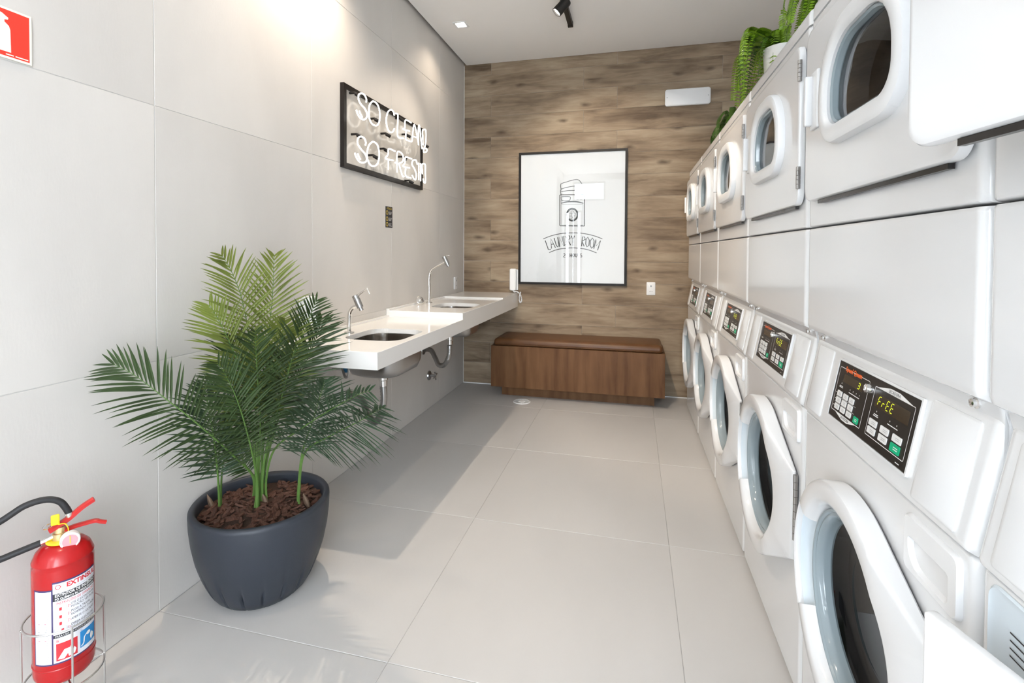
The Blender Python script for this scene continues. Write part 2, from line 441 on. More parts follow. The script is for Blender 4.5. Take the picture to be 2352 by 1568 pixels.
# traced outlines, in metres in the scene
DATA = {'neon': [[[2.74, 2.179], [2.744, 2.196], [2.724, 2.215], [2.689, 2.216], [2.658, 2.199], [2.654, 2.174], [2.677, 2.152], [2.724, 2.137], [2.752, 2.112], [2.74, 2.084], [2.708, 2.068], [2.669, 2.07], [2.642, 2.087], [2.631, 2.104]],
 [[2.663, 2.107], [2.677, 2.092], [2.696, 2.079]],
 [[2.823, 2.21], [2.785, 2.179], [2.773, 2.138], [2.777, 2.098], [2.798, 2.074], [2.832, 2.066], [2.875, 2.076], [2.902, 2.108], [2.909, 2.153], [2.893, 2.192], [2.862, 2.209], [2.823, 2.21]],
 [[3.106, 2.196], [3.096, 2.216], [3.062, 2.221], [3.023, 2.201], [2.999, 2.164], [2.994, 2.127], [3.008, 2.091], [3.042, 2.072], [3.081, 2.081], [3.107, 2.109]],
 [[3.106, 2.21], [3.147, 2.218], [3.16, 2.21], [3.158, 2.168], [3.158, 2.07], [3.249, 2.076]],
 [[3.37, 2.213], [3.281, 2.211], [3.268, 2.176], [3.268, 2.152], [3.24, 2.137], [3.344, 2.148]],
 [[3.287, 2.137], [3.282, 2.083], [3.299, 2.075], [3.379, 2.081]],
 [[3.385, 2.088], [3.423, 2.214], [3.5, 2.082]],
 [[3.403, 2.124], [3.469, 2.129]],
 [[3.494, 2.089], [3.496, 2.209], [3.519, 2.217], [3.557, 2.078], [3.57, 2.078]],
 [[3.583, 2.097], [3.57, 2.198], [3.589, 2.215], [3.629, 2.222], [3.636, 2.171], [3.623, 2.105], [3.597, 2.076]],
 [[3.59, 2.051], [3.597, 2.071], [3.63, 2.082], [3.657, 2.077], [3.643, 2.059], [3.603, 2.048], [3.59, 2.051]],
 [[2.732, 1.923], [2.736, 1.944], [2.712, 1.963], [2.673, 1.961], [2.646, 1.941], [2.646, 1.913], [2.684, 1.889], [2.732, 1.869], [2.748, 1.843], [2.732, 1.824], [2.692, 1.813], [2.653, 1.818], [2.626, 1.838], [2.615, 1.855]],
 [[2.644, 1.857], [2.657, 1.841], [2.676, 1.829]],
 [[2.815, 1.961], [2.773, 1.931], [2.752, 1.885], [2.756, 1.845], [2.789, 1.817], [2.832, 1.816], [2.875, 1.836], [2.897, 1.874], [2.897, 1.922], [2.875, 1.956], [2.84, 1.964], [2.815, 1.961]],
 [[3.117, 1.962], [3.028, 1.96], [3.018, 1.923], [2.986, 1.89], [3.087, 1.897]],
 [[3.023, 1.888], [3.021, 1.825]],
 [[3.148, 1.826], [3.148, 1.954], [3.2, 1.97], [3.241, 1.95], [3.232, 1.915], [3.174, 1.891], [3.12, 1.887]],
 [[3.174, 1.889], [3.227, 1.817], [3.254, 1.816]],
 [[3.379, 1.958], [3.279, 1.952], [3.269, 1.912], [3.24, 1.883], [3.344, 1.888]],
 [[3.282, 1.883], [3.282, 1.823], [3.368, 1.82]],
 [[3.476, 1.935], [3.451, 1.961], [3.401, 1.951], [3.385, 1.92], [3.433, 1.89], [3.46, 1.854], [3.445, 1.819], [3.412, 1.824], [3.388, 1.843]],
 [[3.501, 1.824], [3.501, 1.952]],
 [[3.501, 1.88], [3.543, 1.887]],
 [[3.535, 1.821], [3.535, 1.953]],
 [[3.571, 1.878], [3.564, 1.945], [3.597, 1.961], [3.623, 1.952], [3.626, 1.9], [3.627, 1.826], [3.597, 1.821], [3.584, 1.846]]], 'caps': [[2.673, 2.217], [2.904, 2.127], [3.052, 2.068], [2.692, 1.982], [3.364, 2.132], [3.263, 2.221], [2.886, 1.895], [3.028, 1.964], [3.411, 1.81], [3.69, 2.127], [3.302, 1.962]], 'poster': {'machine': [[[0.954, 1.834], [0.956, 1.547], [0.961, 1.544], [1.186, 1.541], [1.187, 1.545], [1.182, 1.828], [1.178, 1.831], [0.957, 1.834]]], 'inner': [[[0.967, 1.831], [0.968, 1.744], [0.969, 1.553]],
 [[1.171, 1.74], [1.173, 1.551]],
 [[0.968, 1.744], [1.171, 1.743]],
 [[0.971, 1.552], [1.173, 1.55]]], 'panel': [[[0.969, 1.795], [0.975, 1.781], [1.005, 1.776], [1.041, 1.779], [1.05, 1.79], [1.047, 1.814], [0.972, 1.815], [0.969, 1.795]],
 [[0.966, 1.756], [1.014, 1.767], [1.068, 1.772], [1.121, 1.767], [1.174, 1.752]],
 [[0.966, 1.754], [1.014, 1.764], [1.068, 1.766], [1.121, 1.762], [1.174, 1.75]]], 'door': [[[1.125, 1.647], [1.124, 1.635], [1.121, 1.624], [1.116, 1.614], [1.11, 1.605], [1.102, 1.598], [1.092, 1.592], [1.082, 1.589], [1.072, 1.588], [1.062, 1.589], [1.052, 1.593], [1.042, 1.598], [1.034, 1.606], [1.027, 1.615], [1.022, 1.625], [1.019, 1.637], [1.018, 1.648], [1.019, 1.66], [1.022, 1.671], [1.027, 1.681], [1.033, 1.69], [1.041, 1.697], [1.051, 1.703], [1.061, 1.706], [1.071, 1.707], [1.082, 1.705], [1.092, 1.702], [1.101, 1.696], [1.109, 1.689], [1.116, 1.68], [1.121, 1.669], [1.124, 1.658], [1.125, 1.647]],
 [[1.118, 1.647], [1.117, 1.637], [1.114, 1.627], [1.11, 1.619], [1.105, 1.611], [1.098, 1.605], [1.09, 1.6], [1.081, 1.597], [1.072, 1.596], [1.063, 1.597], [1.054, 1.6], [1.046, 1.605], [1.039, 1.612], [1.033, 1.62], [1.029, 1.628], [1.026, 1.638], [1.025, 1.648], [1.026, 1.658], [1.029, 1.668], [1.033, 1.676], [1.039, 1.684], [1.046, 1.69], [1.054, 1.695], [1.062, 1.698], [1.071, 1.698], [1.08, 1.697], [1.089, 1.694], [1.097, 1.689], [1.104, 1.683], [1.11, 1.675], [1.114, 1.666], [1.117, 1.657], [1.118, 1.647]]], 'knob': [[[1.131, 1.797], [1.13, 1.792], [1.127, 1.788], [1.123, 1.786], [1.118, 1.785], [1.113, 1.786], [1.109, 1.789], [1.106, 1.793], [1.105, 1.798], [1.106, 1.803], [1.109, 1.807], [1.113, 1.81], [1.118, 1.811], [1.123, 1.81], [1.127, 1.807], [1.13, 1.802], [1.131, 1.797]],
 [[1.166, 1.797], [1.165, 1.792], [1.162, 1.788], [1.158, 1.785], [1.153, 1.784], [1.148, 1.785], [1.144, 1.788], [1.141, 1.792], [1.14, 1.797], [1.141, 1.802], [1.144, 1.806], [1.148, 1.809], [1.153, 1.81], [1.158, 1.809], [1.162, 1.806], [1.165, 1.802], [1.166, 1.797]]], 'bub': [[[1.067, 1.647], [1.065, 1.641], [1.06, 1.636], [1.054, 1.635], [1.047, 1.636], [1.042, 1.641], [1.041, 1.648], [1.042, 1.654], [1.047, 1.659], [1.054, 1.661], [1.06, 1.659], [1.065, 1.654], [1.067, 1.647]],
 [[1.105, 1.65], [1.104, 1.643], [1.099, 1.639], [1.092, 1.637], [1.086, 1.639], [1.081, 1.644], [1.079, 1.65], [1.081, 1.657], [1.086, 1.661], [1.092, 1.663], [1.099, 1.661], [1.104, 1.656], [1.105, 1.65]],
 [[1.07, 1.621], [1.068, 1.614], [1.064, 1.609], [1.057, 1.608], [1.05, 1.61], [1.046, 1.614], [1.044, 1.621], [1.046, 1.628], [1.05, 1.632], [1.057, 1.634], [1.063, 1.632], [1.068, 1.627], [1.07, 1.621]],
 [[1.1, 1.622], [1.098, 1.616], [1.093, 1.611], [1.087, 1.609], [1.08, 1.611], [1.075, 1.616], [1.074, 1.622], [1.075, 1.629], [1.08, 1.634], [1.087, 1.635], [1.093, 1.633], [1.098, 1.629], [1.1, 1.622]],
 [[1.084, 1.671], [1.083, 1.664], [1.078, 1.66], [1.072, 1.658], [1.065, 1.66], [1.06, 1.665], [1.058, 1.671], [1.06, 1.678], [1.065, 1.683], [1.071, 1.684], [1.078, 1.682], [1.083, 1.678], [1.084, 1.671]]], 'stack': [[[0.965, 1.887], [1.013, 1.901], [1.061, 1.909], [1.108, 1.913], [1.143, 1.905], [1.185, 1.888], [1.173, 1.873], [1.132, 1.874]],
 [[0.968, 1.94], [1.013, 1.952], [1.06, 1.965], [1.108, 1.972], [1.137, 1.96], [1.164, 1.921], [1.185, 1.893]],
 [[1.085, 1.872], [1.138, 1.872], [1.179, 1.864], [1.182, 1.846], [1.156, 1.831]],
 [[0.966, 1.864], [1.025, 1.871], [1.085, 1.872]],
 [[1.12, 1.922], [1.144, 1.883], [1.138, 1.871]],
 [[0.965, 1.94], [0.96, 1.917], [0.965, 1.887]],
 [[0.965, 1.887], [0.96, 1.864], [0.966, 1.835]]], 'dark': [[[1.132, 1.921], [1.155, 1.918], [1.182, 1.888], [1.161, 1.879], [1.144, 1.889]],
 [[1.138, 1.865], [1.167, 1.867], [1.182, 1.852], [1.165, 1.832], [1.156, 1.835], [1.17, 1.853]]], 'arc': [[[0.799, 1.422], [0.86, 1.446], [0.926, 1.464], [0.998, 1.475], [1.076, 1.478], [1.147, 1.475], [1.217, 1.464], [1.288, 1.445], [1.35, 1.421]],
 [[0.857, 1.293], [0.927, 1.32], [0.999, 1.333], [1.071, 1.338], [1.142, 1.334], [1.219, 1.321], [1.298, 1.292]]], 'txt': [[[0.818, 1.407], [0.849, 1.321], [0.872, 1.324]],
 [[0.878, 1.331], [0.871, 1.425], [0.916, 1.339]],
 [[0.873, 1.371], [0.9, 1.374]],
 [[0.902, 1.431], [0.924, 1.362], [0.936, 1.347], [0.95, 1.359], [0.936, 1.437]],
 [[0.956, 1.345], [0.948, 1.44], [0.993, 1.353], [0.978, 1.446]],
 [[0.999, 1.356], [0.993, 1.449], [1.017, 1.437], [1.023, 1.404], [1.02, 1.374], [0.999, 1.356]],
 [[1.032, 1.359], [1.028, 1.451], [1.046, 1.451], [1.052, 1.428], [1.035, 1.407], [1.059, 1.362]],
 [[1.064, 1.451], [1.079, 1.41], [1.094, 1.451]],
 [[1.079, 1.41], [1.08, 1.359]],
 [[1.16, 1.353], [1.168, 1.442], [1.188, 1.439], [1.193, 1.418], [1.164, 1.398], [1.184, 1.352]],
 [[1.216, 1.438], [1.2, 1.415], [1.198, 1.374], [1.21, 1.347], [1.227, 1.362], [1.231, 1.409], [1.216, 1.438]],
 [[1.259, 1.43], [1.24, 1.404], [1.239, 1.359], [1.252, 1.334], [1.268, 1.35], [1.275, 1.403], [1.259, 1.43]],
 [[1.272, 1.33], [1.291, 1.415], [1.293, 1.356], [1.333, 1.406], [1.307, 1.316]]], 'txt2': [[[0.991, 1.281], [1.003, 1.285], [1.007, 1.272], [0.989, 1.251], [1.009, 1.251]],
 [[1.027, 1.286], [1.018, 1.263], [1.039, 1.264]],
 [[1.033, 1.286], [1.033, 1.25]],
 [[1.053, 1.286], [1.054, 1.251]],
 [[1.054, 1.268], [1.07, 1.268]],
 [[1.07, 1.286], [1.07, 1.251]],
 [[1.083, 1.286], [1.077, 1.268], [1.083, 1.251], [1.094, 1.261], [1.093, 1.28], [1.083, 1.286]],
 [[1.102, 1.286], [1.104, 1.258], [1.111, 1.252], [1.119, 1.26], [1.119, 1.286]],
 [[1.127, 1.252], [1.127, 1.285], [1.139, 1.284], [1.139, 1.272], [1.128, 1.268], [1.142, 1.252]],
 [[1.163, 1.28], [1.153, 1.285], [1.15, 1.274], [1.164, 1.264], [1.162, 1.253], [1.15, 1.254]]]}, 'fronds': [[[0.228, 1.66, 0.407], [0.222, 1.66, 0.661], [0.207, 1.65, 0.917], [0.197, 1.62, 1.104], [0.183, 1.58, 1.221], [0.178, 1.54, 1.278]],
 [[0.236, 1.67, 0.403], [0.241, 1.68, 0.657], [0.242, 1.7, 0.909], [0.249, 1.72, 1.096], [0.258, 1.72, 1.234], [0.268, 1.71, 1.278]],
 [[0.249, 1.64, 0.435], [0.292, 1.6, 0.637], [0.316, 1.56, 0.811], [0.334, 1.53, 0.945], [0.357, 1.5, 1.013]],
 [[0.252, 1.66, 0.426], [0.263, 1.7, 0.635], [0.313, 1.74, 0.836], [0.368, 1.76, 0.975], [0.412, 1.76, 1.08], [0.424, 1.76, 1.098]],
 [[0.24, 1.68, 0.416], [0.261, 1.74, 0.622], [0.318, 1.8, 0.788], [0.362, 1.84, 0.926], [0.387, 1.85, 1.016]],
 [[0.208, 1.68, 0.404], [0.222, 1.63, 0.671], [0.209, 1.58, 0.881], [0.17, 1.54, 1.031], [0.142, 1.52, 1.096]],
 [[0.242, 1.63, 0.421], [0.251, 1.5, 0.572], [0.224, 1.38, 0.718], [0.187, 1.3, 0.818], [0.124, 1.25, 0.9], [0.072, 1.22, 0.94]],
 [[0.107, 1.6, 0.267], [0.118, 1.58, 0.445], [0.128, 1.55, 0.606], [0.131, 1.52, 0.745], [0.137, 1.5, 0.814]],
 [[0.101, 1.61, 0.261], [0.1, 1.62, 0.443], [0.141, 1.62, 0.599], [0.19, 1.6, 0.71]],
 [[0.259, 1.62, 0.427], [0.294, 1.54, 0.609], [0.299, 1.48, 0.769], [0.282, 1.44, 0.876], [0.275, 1.42, 0.91]],
 [[0.38, 1.7, 0.359], [0.413, 1.68, 0.52], [0.477, 1.66, 0.666], [0.524, 1.64, 0.774], [0.544, 1.63, 0.818]],
 [[0.384, 1.7, 0.36], [0.424, 1.68, 0.521], [0.564, 1.64, 0.616], [0.694, 1.6, 0.689], [0.782, 1.57, 0.744], [0.817, 1.56, 0.764]],
 [[0.26, 1.67, 0.414], [0.308, 1.66, 0.534], [0.435, 1.64, 0.628], [0.59, 1.6, 0.726], [0.72, 1.57, 0.799], [0.768, 1.56, 0.816]],
 [[0.248, 1.66, 0.426], [0.289, 1.66, 0.583], [0.36, 1.64, 0.762], [0.417, 1.62, 0.901], [0.447, 1.6, 0.954]],
 [[0.186, 1.7, 0.393], [0.202, 1.66, 0.609], [0.184, 1.64, 0.783], [0.164, 1.62, 0.92], [0.162, 1.6, 0.973]],
 [[0.174, 1.7, 0.383], [0.147, 1.68, 0.458], [0.135, 1.66, 0.534], [0.13, 1.65, 0.588]],
 [[0.244, 1.66, 0.417], [0.232, 1.7, 0.598], [0.262, 1.72, 0.803], [0.299, 1.72, 0.977], [0.324, 1.7, 1.032]]]}

# ------------------------------------------------------------------ the setting
TX, TY, TS = 0.8977, 1.4348, 0.9
G = 0.0009
def joints(a0, step, lo, hi):
    k = math.floor((lo - a0) / step); J = [lo]
    while a0 + step * k < hi - 1e-4:
        v = a0 + step * k
        if v > lo + 0.02: J.append(v)
        k += 1
    J.append(hi); return J

_mesh_cache = {}
def tile_obj(kind, dims, loc, material, parent, thick, axis):
    """a tile (own object, shared mesh for alike sizes) with a slightly eased edge"""
    key = (kind, round(dims[0], 3), round(dims[1], 3))
    me = _mesh_cache.get(key)
    if me is None:
        a, b, t, e = dims[0] / 2, dims[1] / 2, thick, 0.0012
        lo = [(-a, -b), (a, -b), (a, b), (-a, b)]; hi = [(-a + e, -b + e), (a - e, -b + e), (a - e, b - e), (-a + e, b - e)]
        f = {'z': lambda u, v, w: (u, v, w), 'x': lambda u, v, w: (w, u, v), '-y': lambda u, v, w: (u, -w, v)}[axis]
        mb = MB(); mb.loft([[f(u, v, -t) for u, v in lo], [f(u, v, -e) for u, v in lo], [f(u, v, 0) for u, v in hi]], True, True)
        me = bpy.data.meshes.new('tile'); me.from_pydata(mb.v, [], mb.f); me.update()
        bm = bmesh.new(); bm.from_mesh(me); bmesh.ops.recalc_face_normals(bm, faces=bm.faces); bm.to_mesh(me); bm.free()
        me.materials.append(M[material]); _mesh_cache[key] = me
    o = link(kind, me, parent); o.location = loc; return o

floor = struct(MB().box(-0.02, XW, YF, YB + 0.02, -0.10, -0.002).build('floor', 'grout'))
xs, ys = joints(TX, TS, 0.0, XW), joints(TY, TS, YF, YB)
for i in range(len(xs) - 1):
    for j in range(len(ys) - 1):
        w, h = xs[i + 1] - xs[i] - 2 * G, ys[j + 1] - ys[j] - 2 * G
        tile_obj('floor_tile', (w, h), ((xs[i] + xs[i + 1]) / 2, (ys[j] + ys[j + 1]) / 2, 0), 'floor_tile', floor, 0.008, 'z')

wl = struct(MB().box(-0.15, -0.002, YL, YB + 0.15, -0.1, ZC + 0.1).box(-0.15, -0.002, YF - .15, YL, 2.98, ZC + 0.1).build('wall_left', 'grout_wall'))
ysw = joints(TY, TS, YL, YB)
zs = joints(0.0, TS, 0.0, ZC + 0.06)
for i in range(len(ysw) - 1):
    for j in range(len(zs) - 1):
        w, h = ysw[i + 1] - ysw[i] - 2 * G, zs[j + 1] - zs[j] - 2 * G
        tile_obj('wall_tile', (w, h), (0, (ysw[i] + ysw[i + 1]) / 2, (zs[j] + zs[j + 1]) / 2), 'wall_tile', wl, 0.008, 'x')

wb = struct(MB().box(0, XW + 0.1, YB + 0.003, YB + 0.15, -0.1, ZC + 0.1).build('wall_back', 'grout'))
PL, PH = 1.196, 0.2
for k in range(-1, 16):
    z0, z1 = max(0.0, 0.01 + PH * k), min(ZC + 0.06, 0.01 + PH * (k + 1))
    if z1 - z0 < 0.02: z1 = z0 + 0.0101
    x0 = 0.275 if k % 2 else 1.166
    J = joints(x0, PL, 0.0, XW)
    for i in range(len(J) - 1):
        tile_obj('wood_plank', (J[i + 1] - J[i] - 0.0012, z1 - z0 - 0.0012), ((J[i] + J[i + 1]) / 2, YB, (z0 + z1) / 2), 'plank', wb, 0.006, '-y')
struct(MB().box(0.0, XW, YB - 0.004, YB + 0.001, 0.0, 0.007).build('trim_1', 'white_plastic'))
struct(MB().box(0.0, 0.004, YB - 0.004, YB + 0.001, 0.0, ZC).build('trim_2', 'grout_wall'))

ceil = struct(MB().box(0.028, XW, YF, YB - 0.012, ZC, ZC + 0.03).box(-0.02, XW + 0.1, YF, YB + 0.1, ZC + 0.06, ZC + 0.16).build('ceiling', 'ceiling'))
struct(MB().box(-0.02, 0.06, YF, YB + 0.05, ZC + 0.045, ZC + 0.059).box(0.0, XW, YB - 0.05, YB + 0.05, ZC + 0.045, ZC + 0.059).build('trim_3', 'shadow_gap'))
struct(MB().box(XW, XW + 0.12, YF, YB + 0.15, -0.1, ZC + 0.1).build('wall_right', 'ceiling'))
struct(MB().box(-0.15, 0.03, YF - 0.15, YF, -0.1, ZC + 0.1).box(0.45, 0.975, YF - 0.15, YF, -0.1, 2.5).box(0.975, 1.475, YF - 0.15, YF, -0.1, ZC + 0.1).box(0.03, 0.225, YF - 0.15, YF, 2.275, 2.945).box(2.875, XW + 0.12, YF - 0.15, YF, -0.1, ZC + 0.1)
       .box(0.03, 2.875, YF - 0.15, YF, 2.975, ZC + 0.1).box(0.03, 0.975, YF - 0.15, YF, 2.945, 2.975).box(0.225, 0.45, YF - 0.15, YF, 2.275, 2.5).build('wall_front', 'ceiling'))
def glazing(name, p0, p1, z0, z1, n, bar=None, mw=.018):
    """framed glass from p0 to p1 (plan points): frame, mullions, one pane per bay"""
    a, b = Vector((*p0, 0)), Vector((*p1, 0)); d = (b - a).normalized(); nn = Vector((-d.y, d.x, 0)); ln = (b - a).length
    def bx(u0, u1, za, zb, t=.025):
        c = [a + d * u + nn * v + Vector((0, 0, z)) for u in (u0, u1) for v in (-t, t) for z in (za, zb)]
        return c, [(0, 1, 3, 2), (4, 6, 7, 5), (0, 4, 5, 1), (2, 3, 7, 6), (0, 2, 6, 4), (1, 5, 7, 3)]
    w = .04; mb = MB()
    for q in ((0, w, z0, z1), (ln - w, ln, z0, z1), (w, ln - w, z0, z0 + w), (w, ln - w, z1 - w, z1)): mb.add(*bx(*q))
    f = struct(mb.build(name, 'black_metal'))
    us = [w + (ln - 2 * w) * i / n for i in range(n + 1)]
    for u in us[1:-1]: MB().add(*bx(u - mw, u + mw, z0 + w, z1 - w)).build('mullion', 'black_metal', f)
    zz_ = [z0 + w, z1 - w] if not bar else [z0 + w, bar, z1 - w]
    for i in range(n):
        for j in range(len(zz_) - 1): MB().add(*bx(us[i] + (mw if i else 0), us[i + 1] - (mw if i < n - 1 else 0), zz_[j], zz_[j + 1] - (.03 if bar and j == 0 else 0), .003)).build('pane', 'glass', f)
    if bar: MB().add(*bx(w, ln - w, bar - .03, bar)).build('transom', 'black_metal', f)
glazing('window_1', (1.475, YF - .06), (2.875, YF - .06), 0.0, 2.975, 2, 2.25)
glazing('window_2', (0.03, YF - .06), (0.45, YF - .06), 0.0, 2.275, 3, None, .045)
glazing('window_4', (0.225, YF - .06), (0.975, YF - .06), 2.5, 2.945, 1)
glazing('window_3', (-0.06, YF), (-0.06, YL), 0.0, 2.98, 3, 2.25)
pav = struct(MB().box(-14, 17, -18, YF - 0.15, -0.25, -0.05).box(-14, -0.15, YF - 0.15, 8, -0.25, -0.05).build('ground_outside', 'outside'))

# ------------------------------------------------------------------ stacked washer-dryers
XM, Y0, WM, MA = 2.1145, 0.8604, 0.7372, -0.01005
S0, S1 = 0.003, 0.734
DOOR_C, DOOR_R = (0.3735, 0.518), 0.265

def dp(s, z, off): return (-off, s, z)          # machine frame: x into the cabinet, y along the row

def strip(prof, r=0.016, s0=S0, s1=S1, back=-0.05):
    """front section of the cabinet: a (off, z) profile swept along the row with rounded ends"""
    st = []
    for i in range(5):
        a = 0.5 * PI * i / 4; st.append((s0 + r * (1 - math.cos(a)), r * (1 - math.sin(a))))
    st.append((s0 + r + .004, 0.0))
    st = st + [(s0 + s1 - s, d) for s, d in reversed(st)]
    pr = [prof[0]]                       # support points keep long flats flat
    for a, b in zip(prof, prof[1:]):
        ln = math.hypot(b[0] - a[0], b[1] - a[1])
        if ln > .02:
            for t in (.003 / ln, 1 - .003 / ln): pr.append((a[0] + (b[0] - a[0]) * t, a[1] + (b[1] - a[1]) * t))
        pr.append(b)
    prof = pr
    loops = []
    for s, d in st:
        lp = [dp(s, z, off - d) for off, z in prof]
        lp += [dp(s, prof[-1][1], back), dp(s, prof[0][1], back)]
        loops.append(lp)
    return MB().loft(loops, True, True)

def plate(outer_uv, hole_uv, c, r=0.016, off=0.0, hole_depth=0.02, z_round=0.004):
    """panel with an opening: rounded side edges, eased top and bottom"""
    u0 = min(p[0] for p in outer_uv); u1 = max(p[0] for p in outer_uv); v0 = min(p[1] for p in outer_uv); v1 = max(p[1] for p in outer_uv)
    base = [(u0, v0), (u1, v0), (u1, v1), (u0, v1)]
    def inset(du, dv): return [(u0 + du, v0 + dv), (u1 - du, v0 + dv), (u1 - du, v1 - dv), (u0 + du, v1 - dv)]
    A = angles_for([base, inset(r, z_round)], c, 96)
    L = [[dp(*q, off - 0.05) for q in polar(base, c, A)], [dp(*q, off - r) for q in polar(base, c, A)]]
    for i in range(1, 5):
        a = 0.5 * PI * i / 4
        L.append([dp(*q, off - r * (1 - math.sin(a))) for q in polar(inset(r * (1 - math.cos(a)), z_round * (1 - math.cos(a))), c, A)])
    L.append([dp(*q, off) for q in polar(inset(r + .005, z_round + .005), c, A)])
    L.append([dp(*q, off) for q in polar(hole_uv, c, A)])
    L.append([dp(*q, off - hole_depth) for q in polar(hole_uv, c, A)])
    return MB().loft(L)

WIN_C = (0.345, 1.675)
def win_shape(g=0.0):     # D-shaped dryer window: round arch over squarer bottom corners
    return rrect(0.190 - g, 0.500 + g, 1.588 - g, 1.778 + g, (0.05 + g, 0.05 + g, 0.115 + g, 0.115 + g), 10)

def door_outline(grow=0.0):
    cx, cz = DOOR_C; R = DOOR_R + grow
    hull = [(0.042 - grow, 0.395 - grow), (0.042 - grow, 0.655 + grow)]
    def tang(p, sgn):
        dx, dz = p[0] - cx, p[1] - cz; d = math.hypot(dx, dz); a = math.atan2(dz, dx); b = math.acos(min(1, R / d)); return a + sgn * b
    a_top = tang(hull[1], -1); a_bot = tang(hull[0], 1)
    if a_bot < 0: a_bot += 2 * PI
    a_top %= 2 * PI; a_bot %= 2 * PI
    pts = [hull[1], hull[0]]
    n = 56; span = (a_top - a_bot) % (2 * PI)
    for i in range(n + 1):
        a = a_bot + span * i / n; pts.append((cx + R * math.cos(a), cz + R * math.sin(a)))
    return pts
def door_off(s): return 0.018 + (0.052 - 0.018) * max(0.0, min(1.0, (s - 0.045) / 0.16))

PANEL_R = Vector((0, -1, 0)); PANEL_U = Vector((0.025, 0, 0.13)).normalized(); PANEL_N = PANEL_R.cross(PANEL_U)
PW, PHT = 0.356, 0.1335

def frame_fn(w): return lambda u, v: (u, v, w)

SEG = {'F': 'afge', 'r': 'eg', 'E': 'afged', '3': 'abgcd'}
def seven_seg(ch, u, v, w, h, fn, mb):
    t = 0.0013; P = {'a': ((0, h), (w, h)), 'g': ((0, h / 2), (w, h / 2)), 'd': ((0, 0), (w, 0)), 'f': ((0, h / 2), (0, h)),
                     'e': ((0, 0), (0, h / 2)), 'b': ((w, h / 2), (w, h)), 'c': ((w, 0), (w, h / 2))}
    for s in SEG[ch]:
        (a, b), (c, d) = P[s]; k = 0.08 * h
        q0 = (u + a + (k if a != c else 0) + 0.12 * b, v + b + (k if b != d else 0)); q1 = (u + c - (k if a != c else 0) + 0.12 * d, v + d - (k if b != d else 0))
        mb.ribbon([q0, q1], t, fn)

